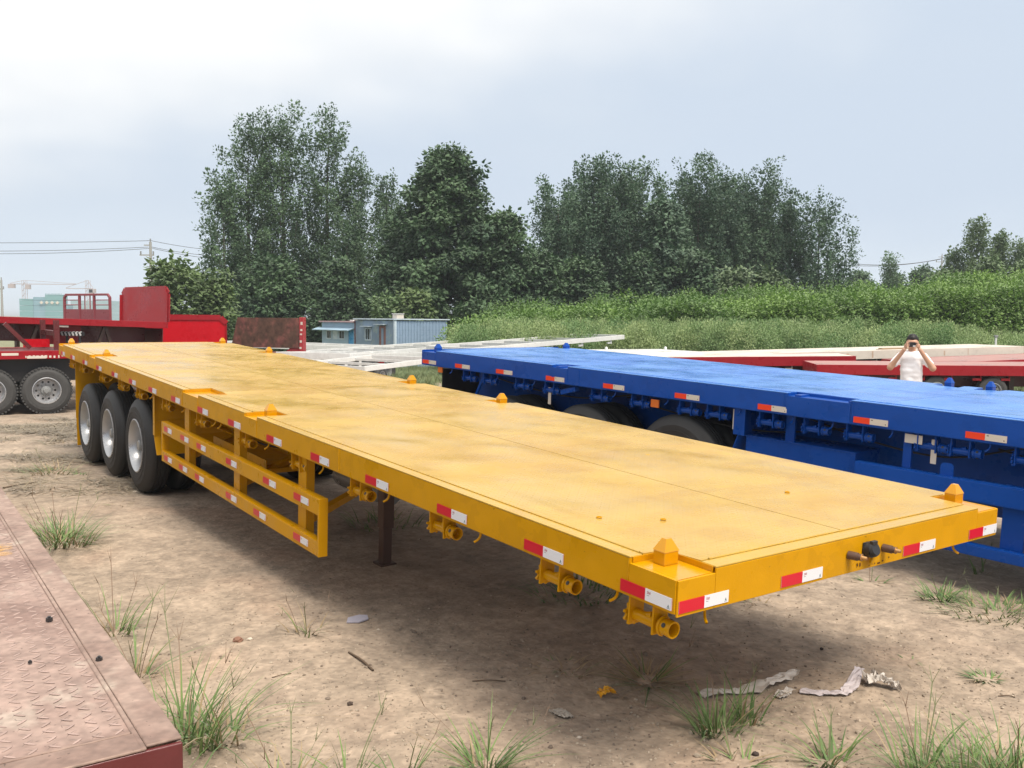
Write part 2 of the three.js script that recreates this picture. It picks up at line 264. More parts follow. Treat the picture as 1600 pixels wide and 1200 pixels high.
// ---------------------------------------------------------------- the two long flatbed trailers
// local axes: x from the front end towards the rear, y up, z from the near side to the far side; y = 0 is the ground under the front
function plateGeo(u0, u1, w0, w1, top, notches, amp, seed, step = 0.11) { // a sheet of deck plate, gently buckled, cut out round the lock pockets
  const cuts = (a, b, extra) => { const l = new Set([a, b]); const n = Math.ceil((b - a) / step); for (let i = 1; i < n; i++) l.add(a + (b - a) * i / n); for (const e of extra) if (e > a + 1e-4 && e < b - 1e-4) l.add(e); return [...l].sort((p, q) => p - q); };
  const us = cuts(u0, u1, notches.flatMap((n) => [n[0], n[1]])), ws = cuts(w0, w1, notches.flatMap((n) => [n[2], n[3]]));
  const H = (u, w) => top + amp * (fbm3(u * 0.9 + seed, 2, w * 1.5, 3) * 1.6 + 0.35 * P3(u * 3.1, seed, w * 3.7)) * sstep(0, 0.12, Math.min(u - u0, u1 - u, w - w0, w1 - w));
  const open = (i, j) => { if (i < 0 || j < 0 || i >= us.length - 1 || j >= ws.length - 1) return true; const u = (us[i] + us[i + 1]) / 2, w = (ws[j] + ws[j + 1]) / 2; return notches.some((n) => u > n[0] && u < n[1] && w > n[2] && w < n[3]); };
  const pos = [], idx = [], uv = [], id = new Map(); const v = (i, j) => { const k = i * 1000 + j; if (!id.has(k)) { id.set(k, pos.length / 3); pos.push(us[i], H(us[i], ws[j]), ws[j]); uv.push(us[i], ws[j]); } return id.get(k); };
  const skirts = [];
  for (let i = 0; i < us.length - 1; i++) for (let j = 0; j < ws.length - 1; j++) if (!open(i, j)) {
    const a = v(i, j), b = v(i + 1, j), c = v(i + 1, j + 1), d = v(i, j + 1); idx.push(a, d, b, b, d, c);
    for (const [di, dj, p, q] of [[-1, 0, a, d], [1, 0, c, b], [0, -1, b, a], [0, 1, d, c]]) if (open(i + di, j + dj)) skirts.push([p, q]);
  }
  for (const [p, q] of skirts) { const n = pos.length / 3; for (const k of [p, q]) { pos.push(pos[k * 3], pos[k * 3 + 1], pos[k * 3 + 2]); uv.push(uv[k * 2], uv[k * 2 + 1]); } for (const k of [p, q]) { pos.push(pos[k * 3], top - 0.012, pos[k * 3 + 2]); uv.push(uv[k * 2] + 0.01, uv[k * 2 + 1]); } idx.push(n, n + 1, n + 3, n, n + 3, n + 2); }
  const g = new THREE.BufferGeometry(); g.setAttribute('position', new THREE.Float32BufferAttribute(pos, 3)); g.setAttribute('uv', new THREE.Float32BufferAttribute(uv, 2)); g.setIndex(idx); g.computeVertexNormals(); return g;
}
function tapeBox(len, h) { const g = new THREE.BoxGeometry(len, h, 0.003); return g; }
const SPEC = { gear: null };
{ const s = new THREE.Shape(); const n = 9; for (let i = 0; i < n * 4; i++) { const a = i / (n * 4) * Math.PI * 2, r = [0.038, 0.052, 0.054, 0.040][i % 4]; i ? s.lineTo(r * Math.cos(a), r * Math.sin(a)) : s.moveTo(r * Math.cos(a), r * Math.sin(a)); } const h = new THREE.Path(); h.absarc(0, 0, 0.012, 0, 7, true); SPEC.gear = new THREE.ExtrudeGeometry(s, { depth: 0.012, bevelEnabled: false }).rotateY(Math.PI / 2); }
const winchGeo = {
  bracket: J([bx(0.010, 0.135, 0.085, 0.075, -0.0675, 0, 0.002), bx(0.010, 0.135, 0.085, -0.065, -0.0675, 0, 0.002), bx(0.15, 0.010, 0.085, 0.005, 0.006, 0)]),
  drum: J([rod([0.10, -0.095, 0], [-0.085, -0.095, 0], 0.027, 0.027, 14), rod([0.012, -0.085, 0.0], [-0.03, -0.07, 0.0], 0.02, 0.02, 6)]),
  gear: SPEC.gear.clone().translate(0.088, -0.095, 0),
  socket: (() => { const p = [[0.024, 0], [0.036, 0], [0.036, 0.062], [0.029, 0.062], [0.027, 0.01], [0.0, 0.009]].map(([r, y]) => new THREE.Vector2(r, y)); const l = new THREE.LatheGeometry(p, 18).rotateZ(Math.PI / 2).translate(-0.085, -0.095, 0); const col = new THREE.TorusGeometry(0.037, 0.007, 6, 18).rotateY(Math.PI / 2).translate(-0.09, -0.095, 0); return toCreasedNormals(J([l, col]), 0.6); })(),
  holes: [0, 1, 2, 3].map((i) => new THREE.CylinderGeometry(0.010, 0.010, 0.004, 10).translate(0, 0.0358, 0).rotateX(i * Math.PI / 2 + 0.5).translate(-0.118, -0.095, 0)),
};
function winch(parent, u, y, w, mat, ang) {
  const b = mesh('strap_winch', winchGeo.bracket, mat, parent); b.position.set(u, y, w); b.rotation.x = ang;
  mesh('drum', winchGeo.drum, mat, b); mesh('ratchet_wheel', winchGeo.gear, mat, b); mesh('socket', winchGeo.socket, mat, b); for (const h of winchGeo.holes) mesh('bar_hole', h, M.black, b);
}
const hookGeo = toCreasedNormals(J([tube([[0, 0.02, 0], [0, -0.03, 0], [0.006, -0.05, -0.012], [0.012, -0.062, -0.03]], 0.0065, 10, 6)]), 0.8);
// twist lock: a square post with a pyramid head
const lockGeo = (() => { const post = bx(0.066, 0.058, 0.082, 0, 0.029, 0, 0.004); const head = new THREE.CylinderGeometry(0.020, 0.056, 0.050, 4, 1).rotateY(Math.PI / 4).scale(0.88, 1, 1.08).translate(0, 0.082, 0); return toCreasedNormals(J([post, head]), 0.3); })();
function framePose(o, q) { o.rotation.order = 'YZX'; o.rotation.set(0, (90 + q[3]) * D2R, q[4] * D2R); o.updateMatrixWorld(); const up = V(0, 1, 0).applyEuler(o.rotation); const H0 = q[1] / up.y; o.position.set(q[0], q[1], q[2]).addScaledVector(up, -H0); return H0; }
function wavyWeb(x0, x1, y0, y1, z0, z1, sgn) { // rolled steel is never dead flat: the outer face swells a millimetre or two between the welds
  const n = Math.max(1, Math.round((x1 - x0) / 0.09)), g = new THREE.BoxGeometry(x1 - x0, y1 - y0, z1 - z0, n, 4, 1).translate((x0 + x1) / 2, (y0 + y1) / 2, (z0 + z1) / 2), p = g.attributes.position;
  for (let i = 0; i < p.count; i++) { const x = p.getX(i), y = p.getY(i), outer = Math.abs(p.getZ(i) - (sgn > 0 ? z0 : z1)) < 1e-5; if (outer) p.setZ(i, p.getZ(i) - sgn * (0.0022 * fbm3(x * 1.9, y * 7, sgn, 3) + 0.0012 * Math.cos(x * Math.PI / 0.5) * Math.sin(Math.PI * (y - y0) / (y1 - y0)))); if (y < y0 + 1e-5 || y > y1 - 1e-5) p.setY(i, y + 0.0012 * P3(x * 5, 2, sgn)); }
  g.computeVertexNormals(); return toCreasedNormals(g, 0.5);
}
function weldBead(pts, r, seed) { // a lumpy bead of weld along a line
  const c = new THREE.CatmullRomCurve3(pts.map((p) => V(...p))), L = c.getLength(), n = Math.min(900, Math.round(L / 0.013)), g = new THREE.TubeGeometry(c, n, r, 5), p = g.attributes.position, q = rng(seed), k = []; for (let i = 0; i <= n; i++) k.push(0.55 + 0.75 * q());
  for (let i = 0; i <= n; i++) { const o = c.getPointAt(i / n); for (let j = 0; j <= 5; j++) { const m = i * 6 + j; p.setXYZ(m, o.x + (p.getX(m) - o.x) * k[i], o.y + (p.getY(m) - o.y) * k[i], o.z + (p.getZ(m) - o.z) * k[i]); } }
  g.computeVertexNormals(); return g;
}
function longFlatbed(c) {
  const t = thing(c.name, c.label, 'flatbed trailer', [0, 0, 0]), q = c.q, H0 = framePose(t, q), L = c.L, W = 2.5, s = c.s, T = tag;
  const y = (v) => v + H0, { body, deck, chassis } = c.mats;
  const pk = [...c.pockets.map((p) => [p[0], p[1], 0, p[2]]), ...c.farPockets.map((p) => [p[0], p[1], W - p[2], W])]; // u0 u1 w0 w1
  // deck plates
  const flange = 0.07;
  for (const [w0, w1] of [[flange + 0.004, c.seam - 0.003], [c.seam + 0.003, W - flange - 0.004]]) for (let i = 0; i < c.splits.length - 1; i++) mesh('deck_plate', plateGeo(c.splits[i] + 0.003, c.splits[i + 1] - 0.003, w0, w1, y(0.003), pk, c.amp ?? 0.006, w0 * 7 + i * 3.3), deck, t);
  // side rails: C channels with lowered top where a lock pocket is cut in
  const rail = (w, sgn, pockets) => {
    const g = [], top_ = []; let cur = 0; const segs = []; for (const p of [...pockets].sort((a, b) => a[0] - b[0])) { if (p[0] > cur + 0.01) segs.push([cur, p[0], 0]); segs.push([p[0], p[1], -0.028]); cur = p[1]; } if (cur < L) segs.push([cur, L, 0]);
    for (const [a, b, top] of segs) { const out = top ? 0.004 : 0; const lo = Math.min(w - sgn * out, w + sgn * 0.012), hi = Math.max(w - sgn * out, w + sgn * 0.012); g.push(wavyWeb(a + 0.0006, b - 0.0006, y(-s), y(top - (top ? 0 : 0.009)), lo, hi, sgn)); if (!top) top_.push(ab([a + 0.0006, y(-0.0085), Math.min(w, w + sgn * flange)], [b - 0.0006, y(0), Math.max(w, w + sgn * flange)], 0.003)); }
    g.push(ab([0.02, y(-s - 0.006), Math.min(w + sgn * 0.004, w + sgn * 0.06)], [L - 0.02, y(-s + 0.002), Math.max(w + sgn * 0.004, w + sgn * 0.06)]));
    mesh('deck_edge', top_, deck, t); return g;
  };
  mesh('side_rail', rail(0, 1, c.pockets), body, t); mesh('side_rail', rail(W, -1, c.farPockets), body, t);
  const fs = c.frontS ?? s + 0.012, p0 = c.pockets[0], f0 = c.farPockets[0], ep = (x0, x1, fx) => { const g = []; for (const [a, b, top] of fx) { g.push(ab([x0, y(-fs), a + 0.0006], [x1, y(top - (top ? 0 : 0.009)), b - 0.0006], 0.003)); } return g; };
  mesh('front_rail', [ep(-0.010, 0.0, [[0.0, p0[2], -0.028], [p0[2], W - f0[2], 0], [W - f0[2], W, -0.028]]), ], body, t);
  mesh('deck_edge', [ab([-0.010, y(-0.0085), p0[2]], [flange, y(0), W - f0[2]], 0.003)], deck, t);
  mesh('rear_rail', [ab([L, y(-fs), 0.0], [L + 0.012, y(-0.009), W], 0.003), ab([L - flange, y(-0.0085), 0.3], [L + 0.012, y(0), W - 0.3], 0.003)], body, t);
  // weld beads along the deck joints and across the rails
  const gaps = []; { let cur = 0.3; for (const p of [...c.pockets].sort((a, b) => a[0] - b[0])) { if (p[0] > cur + 0.1) gaps.push([cur, p[0] - 0.02]); cur = p[1] + 0.02; } }
  gaps.forEach(([a, b], i) => mesh('weld_bead', [weldBead([[a, y(0.002), flange + 0.002], [b, y(0.002), flange + 0.002]], 0.0042, c.seed + i)], deck, t));
  mesh('weld_bead', [weldBead([[flange + 0.002, y(0.002), 0.26], [flange + 0.002, y(0.002), 2.24]], 0.0042, c.seed + 31)], deck, t);
  for (const u of c.joints ?? []) mesh('weld_bead', [weldBead([[u, y(-s + 0.006), -0.0015], [u, y(-0.008), -0.0015]], 0.004, c.seed + 50 + u)], body, t);
  // lock pockets and locks
  for (const [u0, u1, w0, w1, lu, lw] of [...c.pockets.map((p) => [p[0], p[1], 0.013, p[2], p[3], p[4]]), ...c.farPockets.map((p) => [p[0], p[1], W - p[2], W - 0.013, p[3], p[4]])]) {
    const g = [ab([u0 + 0.004, y(-0.04), w0], [u1 - 0.004, y(-0.028), w1 - 0.004])];
    if (u0 > 0.05) g.push(ab([u0, y(-0.027), w0], [u0 + 0.005, y(-0.004), w1])); g.push(ab([u1 - 0.005, y(-0.027), w0], [u1, y(-0.004), w1]));
    const wb = w0 < 1 ? w1 : w0; g.push(ab([u0 + 0.006, y(-0.027), Math.min(wb, wb + (w0 < 1 ? -0.005 : 0.005))], [u1 - 0.006, y(-0.004), Math.max(wb, wb + (w0 < 1 ? -0.005 : 0.005))]));
    mesh('lock_pocket', g, c.mats.gloss ?? body, t);
    if (lu) { const k = mesh('twist_lock', lockGeo, c.mats.gloss ?? body, t); k.position.set(lu, y(-0.028), lw); }
  }
  // under frame
  const bd = c.beamDrop ?? 0; const prof = [[0.15, -s], [L - 0.1, -s], [L - 0.1, -0.55 - bd], [5.6, -0.58 - bd], [4.2, -0.42 - bd], [2.2, -0.34 - bd], [0.15, -s - 0.05]].map(([a, b]) => [a, y(b)]);
  for (const w of [0.78, 1.72]) mesh('main_beam', [ex(prof, 0.014).translate(0, 0, w - 0.007), beam([0.2, y(-s - 0.055), w], [2.2, y(-0.345 - bd), w], 0.14, 0.012), beam([2.2, y(-0.345 - bd), w], [4.2, y(-0.425 - bd), w], 0.14, 0.012), beam([4.2, y(-0.425 - bd), w], [5.6, y(-0.585 - bd), w], 0.14, 0.012), ab([5.6, y(-0.592 - bd), w - 0.07], [L - 0.1, y(-0.578 - bd), w + 0.07])], chassis, t);
  for (let u = 0.45; u < L - 0.2; u += 0.5) mesh('cross_member', [ab([u - 0.03, y(-0.13), 0.014], [u + 0.03, y(-0.012), 0.772])], chassis, t), mesh('cross_member', [ab([u - 0.03, y(-0.13), 1.728], [u + 0.03, y(-0.012), W - 0.014])], chassis, t), mesh('cross_member', [ab([u - 0.03, y(-0.13), 0.788], [u + 0.03, y(-0.012), 1.712])], chassis, t);
  // wheels, axles, springs; the wheels stand upright on the ground
  const worldUp = (u, hw) => (hw - q[1] - u * Math.sin(q[4] * D2R)) / Math.cos(q[4] * D2R) + H0;
  for (let i = 0; i < 3; i++) {
    const u = c.axle + i * 1.3165, wy = worldUp(u, 0.535);
    wheel(t, u, wy, c.track ?? 0.03, false, false); wheel(t, u, wy, W - (c.track ?? 0.03), true, false);
    mesh('axle', [rod([u, wy, 0.5], [u, wy, 2.0], 0.075, 0.075, 12), rod([u, wy, 0.2], [u, wy, 0.52], 0.11, 0.13, 14), rod([u, wy, W - 0.2], [u, wy, W - 0.52], 0.11, 0.13, 14)], M.dark, t);
    for (const w of [0.80, 1.70]) mesh('leaf_spring', [0, 1, 2, 3].map((k) => beam([u - 0.52 + k * 0.09, wy + 0.12 - k * 0.016, w], [u + 0.52 - k * 0.09, wy + 0.12 - k * 0.016, w], 0.08, 0.014)), M.dark, t);
  }
  for (const [u, w] of c.legs) { const foot = worldUp(u, 0.0); mesh('landing_leg', [ab([u - 0.05, foot + 0.30, w - 0.05], [u + 0.05, y(-0.3), w + 0.05], 0.006), ab([u - 0.04, foot + 0.01, w - 0.04], [u + 0.04, foot + 0.301, w + 0.04], 0.004), ab([u - 0.07, foot - 0.02, w - 0.07], [u + 0.07, foot + 0.012, w + 0.07])], M.leg, t); }
  mesh('leg_gear_box', [rod([c.legs[0][0], y(-0.45), c.legs[0][1] + 0.07], [c.legs[0][0], y(-0.45), c.legs[0][1] + 0.5], 0.022, 0.022, 8), bx(0.2, 0.14, 0.14, c.legs[0][0] - 0.15, y(-0.38), c.legs[0][1] + 0.3, 0.01)], M.grey, t);
  // markers, winches, hooks
  const tm = c.tape ?? tapeMat;
  for (const u of c.tapes) { const m = mesh('reflective_tape', tapeBox(0.295, 0.05), tm, t); m.rotation.y = Math.PI; m.position.set(u + 0.148, y(c.tapeV), -0.0035 - (u < 0.3 ? 0.004 : 0)); }
  for (const w of c.frontTapes ?? []) { const m = mesh('reflective_tape', tapeBox(0.29, 0.05), tm, t); m.rotation.y = -Math.PI / 2; m.position.set(-0.0125, y(-fs + 0.04), w + 0.147); }
  const r = rng(c.seed);
  for (const u of c.winches) winch(t, u, y(-s - 0.012), 0.085, c.mats.winch ?? body, (r() - 0.5) * 0.15);
  for (const u of c.hooks) { const h = mesh('rope_hook', hookGeo, body, t); h.position.set(u, y(-s - 0.01), 0.04); h.rotation.y = (r() - 0.5) * 1.4; }
  for (const w of c.frontHooks ?? []) { const h = mesh('rope_hook', hookGeo, body, t); h.position.set(0.05, y(-fs - 0.01), w); h.rotation.y = r() * 3; }
  return { t, y, W, L, worldUp, r };
}
{ // the yellow trailer
  const yt = longFlatbed({
    name: 'yellow_flatbed_trailer', label: 'long yellow flatbed trailer with tan dusty deck and red and white tape along its edges', seed: 5,
    q: [0.6512, 1.0145, -3.5271, 36.0865, 2.598], L: 12.543, s: 0.164, frontS: 0.176, seam: 1.18, splits: [0.07, 6.1, 12.47], amp: 0.014, tapeV: -0.128, joints: [0.27, 3.02, 6.44, 9.1],
    mats: { body: M.yellow, gloss: M.yellowGloss, deck: M.yellowDeck, chassis: M.yellow }, axle: 8.336, legs: [[4.06, 0.92]],
    pockets: [[0, 0.265, 0.215, 0.19, 0.13], [4.50, 4.77, 0.26, 4.62, 0.16], [5.96, 6.42, 0.27], [10.15, 10.46, 0.28, 10.3, 0.17], [12.24, 12.543, 0.24, 12.38, 0.14]],
    farPockets: [[0, 0.265, 0.215, 0.19, 2.40], [4.46, 4.72, 0.2, 4.58, 2.41], [6.15, 6.42, 0.2, 6.28, 2.41], [10.25, 10.52, 0.24, 10.38, 2.39], [12.24, 12.543, 0.24, 12.36, 2.38]],
    tapes: [0.012, 0.69, 1.487, 2.34, 3.165, 3.985, 4.85, 5.67, 6.5, 7.32, 8.14, 8.96, 9.78, 10.6, 11.4, 12.1], frontTapes: [0.004, 0.634, 1.577, 2.202],
    winches: [0.225, 0.835, 1.86, 2.86, 3.84, 4.93, 6.07, 7.2, 8.22, 9.06, 10.0, 11.2, 11.9], hooks: [0.375, 1.42, 2.41, 3.35, 4.35, 5.45, 5.6, 6.5, 7.0, 7.62, 8.6, 9.4, 10.4], frontHooks: [0.23, 2.17],
  });
  const { t, y, worldUp } = yt;
  // side guard: two rails on posts, with marker tape
  const z0 = 0.004, g = (v0, v1) => [ab([3.33, y(v0), z0], [7.15, y(v1), z0 + 0.035], 0.004), ab([3.33, y(v1 - 0.001), z0 + 0.001], [7.15, y(v1 + 0.004), z0 + 0.06]), ab([3.33, y(v0 - 0.004), z0 + 0.001], [7.15, y(v0 + 0.001), z0 + 0.06])];
  mesh('guard_rail', g(-0.525, -0.415), M.yellow, t); mesh('guard_rail', g(-0.815, -0.715), M.yellow, t);
  for (const u of [3.335, 7.145]) mesh('guard_end', [ab([u - 0.012, y(-0.82), z0 - 0.003], [u + 0.012, y(-0.41), z0 + 0.066], 0.003)], M.yellow, t);
  for (const u of [3.76, 5.13, 6.52]) { mesh('guard_post', [ab([u - 0.07, y(-0.82), 0.066], [u + 0.07, y(-0.17), 0.078], 0.003), ab([u - 0.072, y(-0.82), 0.0785], [u - 0.064, y(-0.17), 0.13]), ab([u + 0.064, y(-0.82), 0.0785], [u + 0.072, y(-0.17), 0.13])], M.yellow, t); mesh('guard_brace', [beam([u, y(-0.66), 0.13], [u + 0.25, y(-0.50), 0.76], 0.06, 0.05)], M.yellow, t); }
  for (const [v, us] of [[-0.47, [3.5, 4.1, 4.95, 5.75, 6.25, 6.8]], [-0.765, [3.5, 4.3, 4.95, 5.8, 6.3, 6.8]]]) for (const u of us) { const m = mesh('reflective_tape', tapeBox(0.26, 0.048), tapeMat, t); m.rotation.y = Math.PI; m.position.set(u + 0.13, y(v), z0 - 0.003); }
  // mudguards before and behind the wheels
  const mg = (u, dir, v0) => [ab([u - 0.004, y(v0 + 0.18), 0.05], [u + 0.004, y(-0.17), 0.95]), beam([u, y(v0 + 0.185), 0.50], [u + dir * 0.10, y(v0), 0.50], 0.9, 0.008), ab([u - 0.03, y(v0 + 0.2), 0.047], [u + 0.03, y(-0.18), 0.055]), ab([u - 0.012, y(-0.49), 0.05], [u + 0.012, y(-0.475), 0.95])];
  mesh('mudguard', mg(7.62, -1, -0.83), M.yellow, t);
  mesh('mudguard', [ab([11.60, y(-1.0), 0.04], [11.61, y(-0.17), 0.75]), beam([11.605, y(-0.99), 0.395], [11.56, y(-1.38), 0.395], 0.70, 0.01)], M.yellow, t);
  mesh('far_guard', [ab([3.3, y(-0.525), 2.45], [7.15, y(-0.415), 2.48]), ab([3.3, y(-0.815), 2.45], [7.15, y(-0.715), 2.48])], M.yellow, t);
  mesh('tool_rack', [ab([5.2, y(-0.62), 0.35], [6.6, y(-0.58), 0.72]), ab([5.2, y(-0.58), 0.35], [6.6, y(-0.5), 0.36])], M.yellow, t);
  for (const [u0, u1, v, sag] of [[0.6, 3.4, -0.22, 0.03], [3.4, 6.4, -0.36, 0.08], [5.0, 7.4, -0.42, 0.06]]) mesh('air_hose', [tube([[u0, y(v + 0.03), 0.62], [u0 + (u1 - u0) * 0.35, y(v - sag), 0.58], [u0 + (u1 - u0) * 0.7, y(v - sag * 0.7), 0.6], [u1, y(v + 0.02), 0.64]], 0.009, 24, 6)], M.black, t);
  mesh('air_tank', [rod([4.6, y(-0.75), 1.25], [5.5, y(-0.75), 1.25], 0.13, 0.13, 16)], M.grey, t);
  // couplings on the front rail: two air couplings with a cable socket between them
  for (const [w, v, yaw] of [[1.12, -0.086, 0.25], [1.40, -0.092, 0.2]]) {
    const k = mesh('air_coupling', [rod([0.0, 0, 0], [-0.045, 0, 0], 0.020, 0.019, 10), rod([-0.045, 0, 0], [-0.06, 0, 0], 0.016, 0.016, 8)], M.leg, t); k.position.set(-0.011, y(v), w); k.rotation.y = yaw;
    mesh('nozzle', [rod([-0.06, 0, 0], [-0.085, 0, 0], 0.011, 0.008, 8), rod([-0.06, 0, 0], [-0.064, 0, 0], 0.018, 0.018, 6)], M.brass, k);
  }
  const so = mesh('cable_socket', [rod([0, 0, 0], [-0.035, 0, 0], 0.036, 0.034, 16), bx(0.006, 0.07, 0.07, -0.003, 0, 0, 0.002)], M.black, t); so.position.set(-0.011, y(-0.078), 1.262);
  mesh('cap', [rod([-0.036, 0.006, 0], [-0.05, 0.012, 0], 0.036, 0.030, 14), bx(0.02, 0.02, 0.04, -0.035, 0.038, 0, 0.004)], M.black, so);
  mesh('bracket', [bx(0.012, 0.055, 0.03, -0.02, -0.045, 0.03, 0.002, 0.5)], M.yellow, so);
  // punched and rusted chassis marks along the bottom edge
  const sc = canvasTex(512, 64, (c) => { c.clearRect(0, 0, 512, 64); c.fillStyle = '#4a1f08'; c.font = 'bold 34px sans-serif'; c.fillText('9 8', 120, 40); c.font = 'bold 22px sans-serif'; for (const [x, y, w] of [[246, 44, 6], [300, 40, 9], [330, 44, 30], [376, 36, 16], [440, 24, 12]]) c.fillRect(x, y, w, 9); });
  const sm = new THREE.MeshStandardMaterial({ map: sc, transparent: true, roughness: 0.9 }); sm.name = 'rusty_stamp';
  const st = mesh('stamped_number', new THREE.PlaneGeometry(0.42, 0.05), sm, t); st.rotation.y = -Math.PI / 2; st.position.set(-0.0118, y(-0.150), 1.30);
  // small welded eyes on the deck
  for (const [u, w] of [[0.62, 0.55], [0.80, 0.30], [0.72, 1.62], [1.9, 1.7]]) mesh('deck_eye', [new THREE.TorusGeometry(0.012, 0.003, 5, 12).rotateX(Math.PI / 2).translate(u, y(0.007), w)], M.yellow, t);
}
{ // the blue trailer
  const bt = longFlatbed({
    name: 'blue_flatbed_trailer', label: 'long blue flatbed trailer with orange and white tape beside the yellow one', seed: 8, tape: tapeOrangeMat,
    q: [7.0554, 1.1057, -2.7295, 41.2729, 2.2262], L: 12.5, s: 0.195, frontS: 0.2, seam: 1.25, splits: [0.07, 6.2, 12.43], amp: 0.016, tapeV: -0.155, joints: [3.1, 6.43, 7.07, 9.6],
    mats: { body: M.blue, deck: M.blueDeck, chassis: M.blue, winch: M.blue }, axle: 8.281, legs: [[2.6, 0.75], [2.6, 1.75]], beamDrop: 0.16,
    pockets: [[0, 0.27, 0.22, 0.19, 0.13], [4.3, 4.6, 0.24], [6.45, 7.05, 0.16], [9.78, 10.03, 0.24], [12.2, 12.5, 0.25, 12.33, 0.13]],
    farPockets: [[0, 0.27, 0.22, 0.19, 2.39], [6.16, 6.4, 0.22, 6.28, 2.38], [6.55, 6.8, 0.22, 6.68, 2.38], [12.2, 12.5, 0.25, 12.2, 2.36]],
    tapes: [0.02, 0.62, 1.55, 2.48, 3.4, 4.31, 5.22, 6.12, 7.04, 7.985, 8.94, 9.82, 10.69, 11.49, 12.19], frontTapes: [0.01, 0.7, 1.5, 2.2],
    winches: [0.3, 1.3, 2.3, 3.3, 4.4, 5.1, 5.56, 5.82, 6.42, 6.82, 7.27, 7.85, 8.18, 8.8, 9.37, 10.1, 10.6, 11.2, 11.6], hooks: [5.35, 6.1, 6.62, 7.0, 7.55, 8.4, 9.1, 9.7, 10.35, 11.0, 11.9], frontHooks: [0.3, 2.2],
  });
  const { t, y, worldUp } = bt;
  mesh('tool_box', [ab([6.43, y(-0.66), 0.10], [7.51, y(-0.455), 0.52], 0.006), ab([6.42, y(-0.456), 0.09], [7.52, y(-0.446), 0.53], 0.003)], M.blue, t);
  mesh('hanger', [ab([7.03, y(-0.45), 0.13], [7.12, y(-0.195), 0.15])], M.blue, t);
  const gr = (v0, v1) => [ab([2.6, y(v0), 0.0], [6.38, y(v1), 0.03], 0.004), ab([2.6, y(v1 - 0.001), 0.001], [6.38, y(v1 + 0.006), 0.08]), ab([2.6, y(v0 - 0.006), 0.001], [6.38, y(v0 + 0.001), 0.08])];
  mesh('guard_rail', [gr(-0.645, -0.505)], M.blue, t); mesh('guard_rail', [gr(-1.055, -0.985).map((g) => g.translate(-0.75, 0, 0))], M.blue, t);
  for (const u of [5.99, 4.4, 2.8]) mesh('guard_post', [ab([u - 0.035, y(-0.50), 0.085], [u + 0.035, y(-0.2), 0.115], 0.004)], M.blue, t);
  for (const u of [5.16, 3.7, 2.2]) mesh('guard_post', [ab([u - 0.08, y(-1.06), 0.085], [u + 0.08, y(-0.5), 0.12], 0.004)], M.blue, t);
  mesh('lug_plate', [ex([[5.6, -0.5], [5.7, -0.5], [5.7, -0.42], [5.68, -0.40], [5.62, -0.40], [5.6, -0.42]].map(([a, b]) => [a, y(b)]), 0.01).translate(0, 0, 0.04)], M.blue, t);
  mesh('mudguard', [ab([7.55, y(-0.42), 0.06], [7.56, y(-0.2), 0.75]), beam([7.555, y(-0.41), 0.405], [7.72, y(-0.85), 0.405], 0.69, 0.01), ab([7.5, y(-0.45), 0.05], [7.62, y(-0.2), 0.06])], M.blue, t);
  for (const [u0, u1, v, sag] of [[5.2, 7.0, -0.30, 0.09], [6.6, 9.2, -0.34, 0.07], [3.0, 5.4, -0.33, 0.1], [9.0, 11.6, -0.30, 0.06]]) mesh('air_hose', [tube([[u0, y(v + 0.06), 0.32], [u0 + (u1 - u0) * 0.3, y(v - sag), 0.26], [u0 + (u1 - u0) * 0.7, y(v - sag * 0.6), 0.3], [u1, y(v + 0.05), 0.34]], 0.009, 24, 6)], M.black, t);
  for (const [u, v] of [[5.75, -0.33], [7.6, -0.31], [10.1, -0.36]]) mesh('strap_end', [ab([u, y(v - 0.10), 0.07], [u + 0.045, y(v + 0.09), 0.074])], M.cream, t);
  mesh('far_guard', [ab([2.4, y(-0.66), 2.44], [7.5, y(-0.5), 2.47]), ab([2.0, y(-1.06), 2.44], [7.2, y(-0.8), 2.47])], M.blue, t);
  mesh('tool_box', [ab([4.3, y(-0.95), 1.0], [5.9, y(-0.45), 1.5], 0.01)], M.blue, t);
  mesh('mud_flap', [ab([12.15, y(-0.85), 0.08], [12.165, y(-0.23), 0.70], 0.003)], M.black, t);
  mesh('marker_light', [bx(0.09, 0.07, 0.02, 12.12, y(-0.24), 0.02, 0.005)], plain('orange_lens', [0.65, 0.16, 0.03], 0.25), t);
  mesh('marker_light', [bx(0.10, 0.08, 0.02, 8.55, y(-0.27), 0.03, 0.005)], plain('orange_lens', [0.65, 0.16, 0.03], 0.25), t);
  mesh('number_plate', [ab([5.86, y(-0.29), 0.05], [6.0, y(-0.22), 0.055])], M.cream, t);
  mesh('spare_bracket', [beam([11.3, y(-0.2), 0.1], [11.5, y(-0.55), 0.1], 0.03, 0.03), beam([9.9, y(-0.3), 0.06], [9.68, y(-0.24), 0.06], 0.07, 0.05)], M.blue, t);
}

